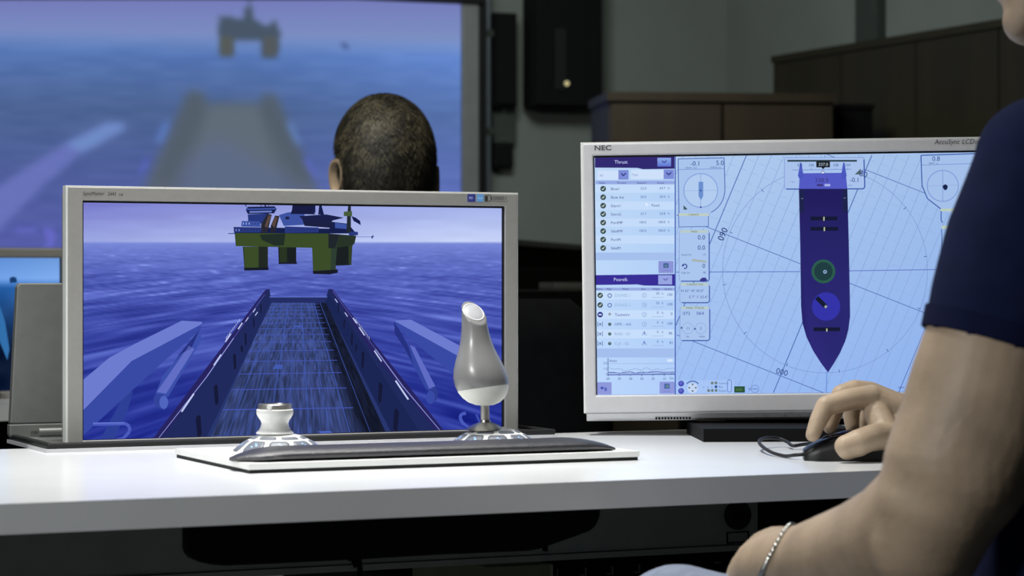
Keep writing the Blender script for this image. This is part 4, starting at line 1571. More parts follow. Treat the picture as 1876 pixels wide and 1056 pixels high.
# joystick: axis in the plane seen by the viewer
jb = Vector((dRx - 0.010, dRy, PT + DH - 0.003))
toL = Vector((-math.cos(CT), math.sin(CT), 0))      # world -x in panel axes
toV = Vector((-math.sin(CT), -math.cos(CT), 0))     # world -y (towards viewer) in panel axes
js = obj('joystick', lathe([(0.0222, -0.0005), (0.0205, 0.0010), (0.0130, 0.0052), (0.0062, 0.0078), (0.0055, 0.0100), (0, 0.0100)], 48), M_chrome, cpl, smooth=True, loc=jb)
js['label'] = 'joystick with metal collar'
obj('stem', loft([[Vector((0, 0, 0.004)) + Vector((0.0048 * math.cos(2 * PI * k / 20), 0.0048 * math.sin(2 * PI * k / 20), 0)) for k in range(20)],
                  [toL * 0.0006 + Vector((0, 0, 0.0285)) + Vector((0.0048 * math.cos(2 * PI * k / 20), 0.0048 * math.sin(2 * PI * k / 20), 0)) for k in range(20)]]), M_chrome, js, smooth=True)
# grip rings: (height, offset left, radius)
SP = [(0.0255, 0.0005, 0.0010), (0.0262, 0.0008, 0.0095), (0.0290, 0.0012, 0.0170), (0.0335, 0.0018, 0.0225), (0.0390, 0.0026, 0.0263), (0.0450, 0.0034, 0.0286),
      (0.0510, 0.0042, 0.0296), (0.0570, 0.0050, 0.0294), (0.0640, 0.0060, 0.0280), (0.0720, 0.0071, 0.0253), (0.0800, 0.0082, 0.0220), (0.0880, 0.0092, 0.0189),
      (0.0960, 0.0100, 0.0166), (0.1040, 0.0108, 0.0151), (0.1120, 0.0115, 0.0141), (0.1200, 0.0121, 0.0134), (0.1265, 0.0126, 0.0129), (0.1340, 0.0130, 0.0126), (0.1460, 0.0135, 0.0123)]


def grip_ring(h, o, r, n=48):
    c = toL * o + Vector((0, 0, h))
    return [c + (toL * math.cos(2 * PI * k / n) + toV * math.sin(2 * PI * k / n)) * r for k in range(n)]


dense = []
for (a_, b_) in zip(SP[:-1], SP[1:]):
    for q in range(2):
        s_ = q / 2
        dense.append(tuple(a_[i] * (1 - s_) + b_[i] * s_ for i in range(3)))
dense.append(SP[-1])
full = loft([grip_ring(*d_) for d_ in dense])


def cut(me, co, no, keep_above, fill=True):
    bm = bmesh.new()
    bm.from_mesh(me)
    g = bmesh.ops.bisect_plane(bm, geom=list(bm.verts) + list(bm.edges) + list(bm.faces), plane_co=co, plane_no=no,
                               clear_inner=keep_above, clear_outer=not keep_above)
    if fill:
        es = [e for e in g['geom_cut'] if isinstance(e, bmesh.types.BMEdge)]
        bmesh.ops.holes_fill(bm, edges=es, sides=0)
    return fin(bm)


# boundary between pale cup and grey grip: rises towards the right
cutc = toL * 0.004 + Vector((0, 0, 0.0445))
cutn = (Vector((0, 0, 1)) + toL * 0.14 - toV * 0.05).normalized()
cup = cut(full, cutc, cutn, False)
grip = cut(full, cutc, cutn, True)
# slanted top face looking up, towards the viewer and slightly to the right
topn = (Vector((0, 0, 0.80)) + toV * 0.66 - toL * 0.36).normalized()
topc = toL * 0.0124 + Vector((0, 0, 0.1262))
grip = cut(grip, topc, topn, False)
bm = bmesh.new()
bm.from_mesh(grip)
fs = [f_ for f_ in bm.faces if f_.normal.dot(topn) > 0.98 and (f_.calc_center_median() - topc).length < 0.004]
if fs:
    es = [e for e in fs[0].edges]
    bmesh.ops.bevel(bm, geom=es, offset=0.0016, segments=3, affect='EDGES', profile=0.6)
grip = fin(bm)
obj('lower_cup', cup, mat('pale_cup', (216, 218, 212), 0.45, var=0.01), js, smooth=True)
gr = obj('grip', grip, M_grip, js, smooth=True)
Mtop = Matrix.Translation(topc) @ topn.to_track_quat('Z', 'Y').to_matrix().to_4x4()
bt = obj('thumb_ring', lathe([(0.0100, -0.001), (0.0100, 0.0006), (0.0112, 0.0008), (0.0118, 0.0002), (0.0118, -0.001)], 48), M_silverlt, js, smooth=True)
bt.matrix_local = Mtop @ Matrix.Diagonal((1.02, 1.16, 1, 1))
bt = obj('thumb_button', lathe([(0.0097, -0.001), (0.0097, 0.0004), (0.0080, 0.0012), (0.0, 0.0016)], 48), mat('grey_button', (172, 174, 178), 0.3), js, smooth=True)
bt.matrix_local = Mtop @ Matrix.Diagonal((1.02, 1.16, 1, 1))

# ================================================================== right monitor
NP = W(1089, 505, 3.0)
nec_rot = (0, R(-0.70), R(-2.2))
NEC0 = Vector((NP.x, NP.y, DZ))
nec = thing('right_monitor', 'pale silver monitor with a chart and ship outline on light blue screen', 'monitor', NEC0, rot=nec_rot)
MN = xyz_rot(NEC0, nec_rot)
fn = px_local(MN)
nL, nB = fn(1071, 600).x, fn(1080, 757.5).z
nT = fn(1080, 263.5).z
sL, sT = fn(1089.5, 500).x, fn(1089.5, 285.5).z
sB = fn(1089.5, 725).z
sR = fn(1800, 500).x
nR = fn(1821, 500).x
zbot = fn(1080, 773).z
obj('bezel', frame_mesh(nL, nR, nB, nT, sL, sR, sB, sT, -0.003, 0.024, 0.002, 3), M_silverlt, nec)
obj('edge_highlight', frame_mesh(nL - 0.0022, nR + 0.001, nB, nT + 0.0016, nL + 0.0002, nR - 0.0002, nB - 0.0005, nT - 0.0002, -0.001, 0.014, 0.0006), M_edge_highlight, nec)  # bright rim highlight built as a pale ring
lip = prism([(-0.003, nB - 0.0004), (0.026, nB - 0.0004), (0.026, zbot + 0.001), (0.012, zbot), (0.004, zbot + 0.003)], nL + 0.001, nR - 0.001, 'x', 0.0012)
lipo = obj('lower_lip', lip, M_silverlt, nec)
vz = fn(1235, 767).z
for k in range(12):
    vx = fn(1202.5 + k * 5.55, 767).x
    obj('vent_slot', mbox(vx - 0.0011, vx + 0.0011, -0.0004, 0.004, vz - 0.0012, vz + 0.0012), M_matte, lipo, loc=(0, 0.0015, 0))
obj('inner_edge', frame_mesh(sL - 0.0004, sR, sB, sT + 0.0004, sL + 0.0014, sR - 0.001, sB + 0.0002, sT - 0.0022, 0.0016, 0.004), M_black, nec)
obj('housing', mbox(nL + 0.008, nR - 0.008, 0.024, 0.055, nB + 0.004, nT - 0.008, 0.01), M_black, nec)
obj('stand_neck', mbox((nL + nR) / 2 - 0.075, (nL + nR) / 2 + 0.035, 0.055, 0.10, -0.012, 0.18, 0.006), M_black, nec)
scrn = obj('screen', mbox(sL, sR, 0.0046, 0.022, sB, sT), M_black, nec)
lettering('logo', fn, nec, [
    lambda p: p.text('NEC', 1088.5, 275.8, 8.6, (66, 68, 72), 1, bold=0.02, wscale=1.28, rot=-0.012)], -0.0033)
lettering('lettering', fn, nec, [
    lambda p: p.text('AccuSync LCD', 1711, 264.8, 8.8, (78, 78, 82), 1, shear=0.22, wscale=0.94, rot=-0.012),
    lambda p: p.text('22', 1784, 263.5, 5.5, (110, 110, 114), 1, shear=0.22),
], -0.0033)
lettering('button_marks', fn, nec, [
    lambda p: p.text('RESET', 1394, 759.6, 2.6, (110, 110, 114), 1),
    lambda p: p.rect(1432, 757, 1434, 759.5, (120, 120, 124), 1),
    lambda p: p.rect(1457, 756.4, 1458.6, 759.4, (120, 120, 124), 1),
    lambda p: p.text('SELECT', 1474, 759.0, 2.6, (110, 110, 114), 1),
], -0.0036)
# base (stands square on the desk)
bA = on_z(1289, 810.5, DZ)
nb = obj('stand_base', mbox(0, 0.175, 0, 0.16, 0, 0.0155, 0.003), M_matte, nec)
nb.matrix_local = MN.inverted() @ Matrix.Translation(bA) @ Matrix.Rotation(R(3), 4, 'Z')
nw = obj('stand_wedge', prism([(0.002, 0.0156), (0.002, 0.027), (0.005, 0.024), (0.036, 0.0156)], 0.012, 0.15, 'y', 0.0005), M_matte, nec)
nw.matrix_local = nb.matrix_local.copy()

# ---- chart picture
P = Painter(clampmap(fn, sL + 0.001, sR - 0.0008, sB, sT - 0.0015, 0.0044, 0.00005))
xs = np.linspace(1085, 1806, 26)
ys = np.linspace(270, 730, 18)
X, Y = np.meshgrid(xs, ys)
tx = np.clip((X - 1090) / 710, 0, 1)[..., None]
ty = np.clip((Y - 280) / 440, 0, 1)[..., None]
bgc = (np.array([182, 208, 240.]) * (1 - ty) + np.array([162, 194, 246.]) * ty) * (1 - tx) + (np.array([160, 190, 232.]) * (1 - ty) + np.array([140, 176, 238.]) * ty) * tx
P.grid(xs, ys, bgc)
LN, LNB, DKB = (134, 160, 214), (84, 112, 180), (34, 60, 136)
tn = math.tan(R(22.5))
CLIP = (1238.5, 283.0, 1798.0, 720.0)


def clipline(p, q, w_, col, layer, dash=None):
    x0, y0 = p
    x1, y1 = q
    t0, t1 = 0.0, 1.0
    dx, dy_ = x1 - x0, y1 - y0
    for pk, qk in ((-dx, x0 - CLIP[0]), (dx, CLIP[2] - x0), (-dy_, y0 - CLIP[1]), (dy_, CLIP[3] - y0)):
        if abs(pk) < 1e-9:
            if qk < 0:
                return
            continue
        r_ = qk / pk
        if pk < 0:
            t0 = max(t0, r_)
        else:
            t1 = min(t1, r_)
    if t0 >= t1:
        return
    a_, b_ = (x0 + dx * t0, y0 + dy_ * t0), (x0 + dx * t1, y0 + dy_ * t1)
    if dash:
        L_ = math.hypot(b_[0] - a_[0], b_[1] - a_[1])
        s_ = 0.0
        while s_ < L_:
            e_ = min(L_, s_ + dash)
            P.line([(a_[0] + (b_[0] - a_[0]) * s_ / L_, a_[1] + (b_[1] - a_[1]) * s_ / L_),
                    (a_[0] + (b_[0] - a_[0]) * e_ / L_, a_[1] + (b_[1] - a_[1]) * e_ / L_)], w_, col, layer)
            s_ += dash * 1.6
    else:
        P.line([a_, b_], w_, col, layer)


for k in range(-14, 40):
    x = 1368 + k * 23.0
    bold = k % 10 == 0
    clipline((x, 284), (x - 460 * tn, 744), 1.7 if bold else 0.9, LNB if bold else LN, 2)
for k in range(-24, 30):
    y = 614 + k * 22.0
    bold = k % 10 == 0
    if bold:
        clipline((1240, y), (1800, y + 560 * 0.395), 1.3, LNB, 2)
    else:
        clipline((1240, y), (1800, y + 560 * 0.395), 0.7, (150, 176, 222), 1, dash=14)
P.ring(1512, 496, 188, 0.9, (122, 150, 206), 2, n=96)
for k in range(12):
    a = R(30 * k + 22)
    P.line([(1512 + 183 * math.cos(a), 496 + 183 * math.sin(a)), (1512 + 189 * math.cos(a), 496 + 189 * math.sin(a))], 1.0, DKB, 3)
P.line([(1239, 499), (1466, 498)], 1.4, (96, 116, 196), 3)
P.line([(1556, 496.5), (1798, 493)], 1.4, (96, 116, 196), 3)
P.line([(1515.5, 682), (1514.5, 720)], 1.2, (86, 128, 206), 3)
P.line([(1512, 284), (1512, 290)], 0.9, LNB, 3)
# left panel
P.rect(1090, 286, 1237, 725, (186, 212, 247), 3, cols=[(190, 216, 246), (178, 208, 244), (176, 206, 250), (186, 214, 252)])
P.rect(1236.2, 284, 1238.2, 725, (70, 96, 176), 5)
P.poly([(1090, 287.5), (1236, 285.5), (1236, 309), (1178, 310), (1168, 307.5), (1090, 307)], (50, 42, 112), 5, )
P.text('Thrust', 1125.5, 299.6, 6.2, (196, 206, 250), 7)
P.rect(1204.5, 289, 1229.5, 305, (112, 136, 216), 6, cols=[(140, 168, 232), (140, 168, 232), (92, 116, 206), (92, 116, 206)])
P.line([(1213, 294.5), (1217, 298), (1221, 294)], 1.6, (40, 56, 136), 7)
P.rect(1095, 312.5, 1133, 329, (206, 224, 250), 5)
P.text('All', 1098.5, 323.5, 4.0, (120, 140, 190), 7)
P.rect(1133, 311.5, 1151.5, 329, (124, 140, 214), 6)
P.line([(1138, 317.5), (1142, 322), (1146.5, 317)], 2.0, (38, 50, 126), 7)
P.rect(1156, 311, 1216, 328, (206, 224, 250), 5)
P.text('Type', 1157.5, 322, 4.0, (120, 140, 190), 7)
P.rect(1216, 310.5, 1235, 328, (124, 140, 214), 6)
P.line([(1221, 316), (1225.5, 320.5), (1230, 315.5)], 2.0, (38, 50, 126), 7)
P.rect(1091, 331, 1236, 337.5, (150, 170, 226), 5)
for s_, x in (('Status', 1097), ('Thruster', 1130), ('Setpoint', 1167), ('Actual', 1204)):
    P.text(s_, x, 336.6, 3.4, (36, 48, 120), 7)
rows = [('Bow1', '22.0', '24.7'), ('Bow Azi', '50.0', '50.0'), ('Stern1', None, 'Fixed'), ('Stern2', '27.7', '23.8'), ('PortMP', '100.0', '100.0'),
        ('StbdMP', '100.0', '100.0'), ('PortM', None, None), ('StbdM', None, None)]
for k, (a, b, c) in enumerate(rows):
    y = 345.8 + k * 15.55
    if k % 2 == 0:
        P.rect(1091, y - 7.4, 1235.5, y + 7.4, (196, 220, 250), 4)
    P.disc(1105, y, 5.2, (58, 78, 76), 6)
    P.line([(1102.6, y), (1104.5, y + 2), (1107.4, y - 2.4)], 1.3, (214, 226, 232), 7)
    P.text(a, 1119, y + 2.6, 4.9, (44, 58, 132), 7)
    if b:
        P.text(b, 1184, y + 1.4, 4.3, (60, 84, 160), 7, align='r')
    if c == 'Fixed':
        P.text(c, 1193.5, y + 1.6, 4.6, (52, 66, 140), 7)
        P.poly([(1183, y - 6.5), (1188, y - 1.5), (1185.6, y - 1), (1187.2, y + 1), (1185.6, y + 1.4), (1184.6, y - 0.6), (1183, y)], (226, 236, 252), 8)
    elif c:
        P.text(c, 1219, y + 1.0, 4.3, (52, 66, 150), 7, align='r')
        P.text('%', 1223.3, y + 0.8, 3.6, (60, 76, 150), 7)
P.rect(1091, 463, 1235.5, 477, (166, 192, 238), 5)
P.rrect(1206.5, 478.5, 1234, 500.5, 1.5, (138, 148, 214), 6)
P.rect(1215.5, 482.5, 1225, 491, (62, 96, 156), 7)
P.rect(1217.5, 485.0, 1223, 489.5, (96, 126, 150), 8)
P.line([(1214, 496), (1227, 495.8)], 0.9, (110, 120, 196), 7)
P.poly([(1090, 504.5), (1236.5, 502.5), (1236.5, 524), (1180, 523.5), (1168, 521.5), (1090, 522.5)], (56, 46, 150), 5)
P.text('Posrefs', 1124, 515.2, 6.0, (206, 214, 250), 7)
P.rect(1206, 504.5, 1231.5, 521.5, (150, 164, 226), 6)
P.line([(1215.5, 510.5), (1219.5, 514), (1223.5, 510)], 1.4, (64, 72, 160), 7)
P.rect(1091, 527.5, 1236, 532.5, (150, 170, 226), 5)
for s_, x in (('Status', 1092), ('Align', 1111), ('Name', 1140), ('Axis', 1174.5), ('Weight', 1195), ('Quality', 1217)):
    P.text(s_, x, 531.3, 3.3, (36, 48, 120), 7)
rows2 = [('DGNSS 1', '50', '100', 0), ('DGNSS 2', '50', '100', 0), ('Tautwire', '0', '0', 1), ('HPR - AA', '0', '100', 2), ('RAD - 01', '0', '86', 2), ('CyS - 02', '0', '81', 2)]
for k, (a, b, c, tpe) in enumerate(rows2):
    y = 541.5 + k * 17.7
    if k % 2 == 0:
        P.rect(1091, y - 8, 1235.5, y + 8, (198, 222, 251), 4)
    if tpe == 0:
        P.disc(1099.5, y, 5.0, (58, 78, 76), 6)
        P.line([(1097.2, y), (1099.2, y + 2), (1102, y - 2.4)], 1.3, (214, 226, 232), 7)
        P.ring(1117, y + 0.5, 3.4, 1.4, (56, 92, 160), 6, n=20)
        tc_ = (142, 178, 214)
    elif tpe == 1:
        P.disc(1099.5, y, 5.2, (48, 58, 140), 6)
        P.rect(1096.6, y - 1.1, 1102.4, y + 1.1, (224, 232, 250), 7)
        P.disc(1117, y - 1, 2.6, (150, 160, 170), 6)
        tc_ = (84, 70, 160)
    else:
        P.line([(1095.4, y - 4.4), (1095.4, y + 4.4)], 0.9, DKB, 6)
        P.line([(1103.6, y - 4.4), (1103.6, y + 4.4)], 0.9, DKB, 6)
        P.text('x', 1097.2, y + 2.2, 6.5, DKB, 7, bold=0.01)
        P.disc(1117, y, 3.0, (62, 92, 96), 6)
        P.text('?', 1115.9, y + 1.8, 3.6, (206, 220, 200), 7)
        tc_ = (96, 110, 180) if k == 3 else (140, 164, 208)
    P.text(a, 1126, y + 2.6, 5.2, tc_, 7)
    if k >= 4:
        P.line([(1176.5, y + 3), (1180.5, y - 4.5), (1184.5, y + 3)], 0.9, (106, 130, 196), 6)
        P.line([(1180.5, y - 4), (1180.5, y + 1.5)], 1.0, (70, 90, 170), 6)
    else:
        P.ring(1180.5, y, 3.8, 0.8, (130, 156, 210), 6, n=18)
        P.text('1' if k != 1 else 'Y', 1179.5, y + 1.8, 3.6, (88, 106, 180), 7)
    P.text(b, 1205, y - 1.4, 4.5, (72, 88, 160), 7, align='c')
    P.text('%', 1212, y - 1.4, 3.6, (60, 76, 150), 7)
    P.text(c, 1232, y + 1.0, 4.8, (62, 78, 156), 7, align='r')
    P.line([(1194, y + 4), (1216, y + 3.6)], 0.7, (150, 172, 220), 6)
P.rect(1091, 639, 1235.5, 655.5, (164, 190, 238), 5)
P.line([(1114, 656.5), (1114, 689)], 1.2, (60, 76, 150), 6)
P.line([(1113, 687.5), (1236.5, 686.2)], 1.7, (66, 84, 164), 6)
P.line([(1114, 667), (1236, 666.5)], 0.7, (150, 172, 222), 6)
P.text('Auto', 1116, 663.8, 4.8, (56, 72, 150), 7)
P.rrect(1222, 658.5, 1233, 663.5, 2, (214, 230, 252), 6)
P.text('2.0', 1112.5, 668.2, 4.2, (60, 76, 150), 7, align='r')
P.text('1.0', 1112.5, 678.2, 4.2, (60, 76, 150), 7, align='r')
P.text('0', 1112.5, 688, 4.2, (60, 76, 150), 7, align='r')
for k, s_ in enumerate(('60', '50', '40', '30', '20', '10')):
    x = 1114 + k * 20.6
    P.line([(x, 687), (x, 690)], 1.0, (60, 76, 150), 6)
    P.text(s_, x, 696.6, 4.2, (60, 76, 150), 7, align='c')
P.text('Sec', 1235, 695.5, 4.2, (60, 76, 150), 7, align='r')
for (yb_, am, col_, w_, sd) in ((683.5, 4.5, (90, 100, 170), 1.4, 1), (678, 8, (140, 164, 212), 0.9, 2), (685, 3.5, (120, 140, 200), 0.9, 4)):
    pts = []
    for k in range(62):
        x = 1115 + k * 1.98
        pts.append((x, yb_ - am * (float(vnoise(np.array(k / 5.0), np.array(0.5), sd)) - 0.4) - (0.02 * k if sd == 1 else 0)))
    P.line(pts, w_, col_, 7)
P.rrect(1093, 701, 1120.5, 723.5, 1.5, (142, 152, 218), 6)
P.disc(1103, 711.5, 2.6, (70, 90, 180), 7)
P.disc(1109.5, 714, 2.8, (96, 112, 196), 7)
P.line([(1099, 711.5), (1107, 711.5)], 1, (60, 76, 170), 8)
P.line([(1109.5, 710), (1109.5, 718)], 1, (70, 88, 180), 8)
P.rrect(1208.5, 700, 1236, 722, 1.5, (142, 152, 218), 6)
P.rect(1217, 703.5, 1227, 713, (72, 106, 170), 7)
P.rect(1220.5, 706, 1225, 711, (110, 134, 140), 8)
P.line([(1215, 718.3), (1228, 718)], 1.0, (118, 128, 200), 7)


# instrument boxes
def ibox(x0, y0, x1, y1, title=None):
    P.rrect(x0, y0, x1, y1, 4, (170, 197, 238), 4, (128, 152, 206), 0.9)
    P.line([(x1, y0 + 4), (x1, y1 - 3), (x1 - 3, y1), (x0 + 4, y1)], 2.0, (66, 94, 170), 6)
    if title:
        P.rect(x0 + 2, y0 - 1, x1 - 2, y0 + 3.6, (186, 204, 200), 6)
        P.text(title, (x0 + x1) / 2, y0 + 3.1, 3.2, (70, 82, 90), 7, align='c')


ARC = [(1327, 289), (1328.3, 340)] + [(1286 + 42.3 * math.cos(R(a_)), 347 + 46 * math.sin(R(a_))) for a_ in range(0, 72, 6)]
P.poly([(1242.5, 291)] + ARC + [(1244, 391)], (168, 196, 237), 4)
P.line(list(reversed(ARC)) + [(1242.5, 291), (1244, 391)], 1.5, (72, 102, 176), 6)
P.line([(1243, 310.5), (1327, 309)], 1.0, (110, 138, 200), 6)
P.text('-0.1', 1281, 303.5, 8.2, DKB, 7, align='r')
P.text('5.0', 1326, 302.3, 8.2, DKB, 7, align='r')
P.text('SWAY  m/s', 1256, 308.8, 3.0, (56, 78, 140), 7)
P.text('SURGE m/s', 1301, 307.9, 3.0, (56, 78, 140), 7)
P.disc(1284, 349, 31, (178, 204, 240), 5)
P.ring(1284, 349, 31, 1.8, (134, 162, 220), 6)
P.line([(1284, 318), (1284, 380)], 0.8, (116, 144, 204), 6)
P.line([(1253, 349.5), (1315, 348.5)], 0.7, (144, 168, 216), 6)
P.poly([(1280, 333), (1288.5, 333), (1288.5, 359), (1284.3, 367), (1280, 359)], (106, 142, 206), 7)
P.disc(1284, 349, 1.4, DKB, 8)
P.disc(1284, 379.5, 1.6, DKB, 8)
P.poly([(1252.5, 384), (1252.5, 376), (1260, 384)], (58, 86, 92), 8)
P.rect(1243.5, 391, 1299, 395.8, (190, 206, 196), 6)
P.text('CURRENT', 1271, 395, 3.2, (70, 82, 90), 7, align='c')
P.poly([(1243.5, 396), (1298, 396), (1298, 415), (1244, 416)], (166, 194, 238), 4)
P.line([(1243, 391), (1244, 416), (1298, 415), (1298, 396)], 1.2, (72, 100, 174), 6)
ibox(1244.5, 423, 1299.5, 515.5, 'SPEED')
P.text('0.0', 1292, 439, 8.0, DKB, 7, align='r')
P.text('0.0', 1292, 457.8, 8.0, DKB, 7, align='r')
P.text('Speed lim', 1248, 468.5, 3.4, (80, 100, 166), 7)
P.text('1.0', 1293, 468.2, 3.6, (80, 100, 166), 7, align='r')
P.poly([(1268, 474.5), (1294, 478), (1295, 481.5), (1268, 478.8)], (166, 178, 172), 7)
P.ring(1254.5, 488.3, 4.0, 2.0, DKB, 7, n=20, a0=R(-150), a1=R(110))
P.poly([(1249.5, 489), (1250, 484.5), (1254, 487)], DKB, 7)
P.text('0', 1292, 491, 7.6, DKB, 7, align='r')
P.text('High lim', 1248, 501.6, 3.4, (80, 100, 166), 7)
P.text('40', 1293, 501.4, 3.6, (66, 88, 160), 7, align='r')
P.poly([(1282, 513), (1287, 509), (1293, 509), (1296, 513.5), (1290, 517), (1283, 516)], (58, 58, 140), 8)
ibox(1245.5, 520, 1300, 555, 'CURRENT POS')
P.text('N 63\u00b0 43\' 03.0"', 1247.5, 535.3, 4.6, (58, 80, 150), 7, wscale=1.02)
P.text('E 7\u00b0 1\' 55.4"', 1297, 546.8, 4.6, (58, 80, 150), 7, align='r', wscale=1.05)
ibox(1246, 563, 1300.5, 624.5, 'WIND / FORCES')
P.text('072', 1251, 577.5, 5.8, (58, 80, 156), 7, wscale=1.1)
P.text('064', 1276, 577.2, 5.8, (58, 80, 156), 7, wscale=1.1)
for x, s_ in ((1260, '11'), (1284, '2')):
    P.ring(x, 602, 10, 0.8, (136, 164, 214), 6, n=28)
    P.text(s_, x, 604.5, 5.2, (66, 92, 160), 7, align='c')
P.poly([(1247.5, 599), (1251.5, 601), (1247.5, 603.3)], DKB, 7)
P.poly([(1272, 601), (1276, 603), (1272, 605.3)], DKB, 7)
P.text('kn', 1257.5, 618.8, 3.6, (60, 80, 150), 7)
P.text('kNm', 1281, 618.8, 3.6, (60, 80, 150), 7)
# right instrument
P.poly([(1688, 284.5), (1798, 281), (1798, 360), (1770, 390), (1740, 390), (1726, 384), (1700, 364), (1690, 340)], (164, 192, 234), 4)
P.line([(1798, 281), (1688, 284.5), (1690, 340), (1700, 364), (1726, 384)], 1.9, (62, 92, 168), 6)
P.line([(1688, 302.5), (1798, 299)], 1.0, (110, 138, 200), 6)
P.text('0.8', 1708.5, 294.6, 8.2, DKB, 7)
P.text('DRIFT  m', 1702, 300.6, 3.0, (56, 78, 140), 7)
P.ring(1728, 340.5, 28.5, 1.6, (124, 152, 212), 6)
P.line([(1728, 312), (1728, 369)], 0.9, (110, 138, 200), 6)
P.line([(1699, 341), (1757, 339)], 0.8, (140, 166, 214), 6)
P.disc(1732.5, 342.5, 4.6, (26, 34, 70), 8)
P.poly([(1729, 344), (1737, 344), (1734.5, 348.5), (1731, 348.5)], (60, 80, 140), 7)
P.rect(1724, 382.5, 1765, 386.8, (190, 206, 180), 7)
P.line([(1725, 387), (1725, 404), (1728, 408)], 1.8, (62, 92, 168), 6)
P.rect(1726, 414, 1765, 419, (190, 206, 180), 7)
P.line([(1726, 420), (1728, 520)], 1.4, (72, 100, 174), 6)
# heading box
P.rrect(1437.5, 288.5, 1584, 346, 3, (168, 194, 236), 5, (120, 146, 204), 1.0)
P.line([(1583.5, 292), (1585, 343), (1582, 346), (1441, 346.5)], 2.2, (66, 94, 172), 7)
P.rect(1443, 292.8, 1570.5, 296.2, (52, 70, 82), 8, )
P.line([(1452, 311.5), (1560, 310)], 0.9, (104, 132, 196), 8)
for k, s_ in enumerate(('335', '336', '338', '339')):
    P.text(s_, (1465.5, 1487, 1531.5, 1553.5)[k], 304.6, 4.6, (58, 80, 150), 9, align='c')
    P.line([((1465.5, 1487, 1531.5, 1553.5)[k], 307), ((1465.5, 1487, 1531.5, 1553.5)[k], 311)], 0.8, (104, 132, 196), 8)
P.rect(1496, 295, 1521, 306.5, (26, 30, 36), 10)
P.poly([(1505, 306.4), (1512, 306.4), (1508.5, 310)], (26, 30, 36), 10)
P.text('337.0', 1508.6, 303.9, 5.6, (180, 196, 214), 12, align='c')
P.poly([(1466, 317.5), (1550, 316.5), (1553, 346), (1464, 346)], (84, 90, 196), 7)
for sx, x in ((1, 1467.5), (-1, 1546.5)):
    P.poly([(x - 1.2, 298), (x + 1.2, 298), (x + 3.4, 312), (x + 5.2, 322), (x + 2.4, 328), (x - 2.4, 328), (x - 5.2, 322), (x - 3.4, 312)], (74, 88, 190), 8)
P.poly([(1503.5, 318), (1512.5, 318), (1508, 312.2)], (214, 226, 248), 12)
P.line([(1503.5, 318), (1512.5, 318), (1508, 312.2), (1503.5, 318)], 0.9, (60, 80, 150), 13)
P.text('338.9', 1505.5, 334.2, 8.0, (62, 58, 120), 12, align='c', wscale=0.98)
P.rect(1497, 337, 1508, 341.4, (64, 58, 130), 12)
P.rect(1511, 337, 1521.5, 341.4, (168, 176, 232), 12)
P.text('-0.1', 1573, 333.4, 8.0, DKB, 12, align='r')
P.text('/min', 1554, 341, 3.2, (96, 118, 186), 12)
P.text('1 kn', 1448, 334.6, 3.2, (80, 104, 170), 12)
P.text('100', 1463, 333.4, 3.2, (80, 104, 170), 12)
P.poly([(1566.5, 319.5), (1577.5, 309), (1577.5, 319.5)], (78, 96, 104), 12)
P.line([(1578, 320), (1581, 310)], 1.2, (66, 94, 172), 12)
# ship
hull = [(1464, 346), (1553, 346), (1555.5, 440), (1557.5, 540), (1558, 580), (1555, 604), (1549, 626), (1539, 648), (1528, 667), (1517.5, 683),
        (1504, 665), (1490, 643), (1478, 618), (1470.5, 592), (1468, 560), (1466.5, 450)]
P.poly(hull, (40, 36, 106), 8, cols=[(34, 30, 92)] * 3 + [(42, 40, 112)] * 6 + [(46, 42, 120)] * 4 + [(40, 36, 106)] * 3)
P.rect(1465.5, 348, 1473.5, 389, (30, 36, 76), 10)
P.rect(1544.5, 346, 1553, 388, (30, 36, 76), 10)
P.rect(1468, 363, 1472, 364.6, (96, 110, 130), 11)
P.rect(1546, 362, 1550, 363.6, (96, 110, 130), 11)
for (y, xa, xb, yt) in ((400.5, 1485.5, 1534.5, 0.5), (419.5, 1485.5, 1536, 0.5), (604, 1491, 1539.5, 0.5)):
    P.rect(xa, y - 3.6, xb, y + 3.2, (22, 26, 52), 10)
    P.rect((xa + xb) / 2 - 1.2, y - 3.2 + (0 if y < 500 else 1.5), (xa + xb) / 2 + 1.2, y + 4, (190, 196, 160), 11)
P.disc(1509, 497.5, 21.8, (44, 92, 76), 10, n=40)
P.disc(1509, 497.5, 17.0, (32, 62, 66), 11, n=36)
P.disc(1512, 498.3, 3.4, (150, 178, 220), 12)
P.disc(1512, 498.3, 1.5, (40, 60, 90), 13)
P.disc(1514, 562, 26, (52, 52, 168), 10, n=40)
P.line([(1496.5, 545.5), (1513.5, 562.5)], 8, (22, 28, 50), 11)
P.line([(1511.8, 560.8), (1514.8, 563.8)], 5, (150, 168, 160), 12)
# bearings
P.text('090', 1324.5, 442.5, 11.2, (40, 60, 122), 8, rot=R(-67), bold=0.008)
P.text('000', 1421, 684.5, 10.5, (44, 66, 128), 8, rot=R(14), wscale=0.98)
P.text('80', 1573.5, 321.5, 10.5, (44, 66, 128), 12, rot=R(18))
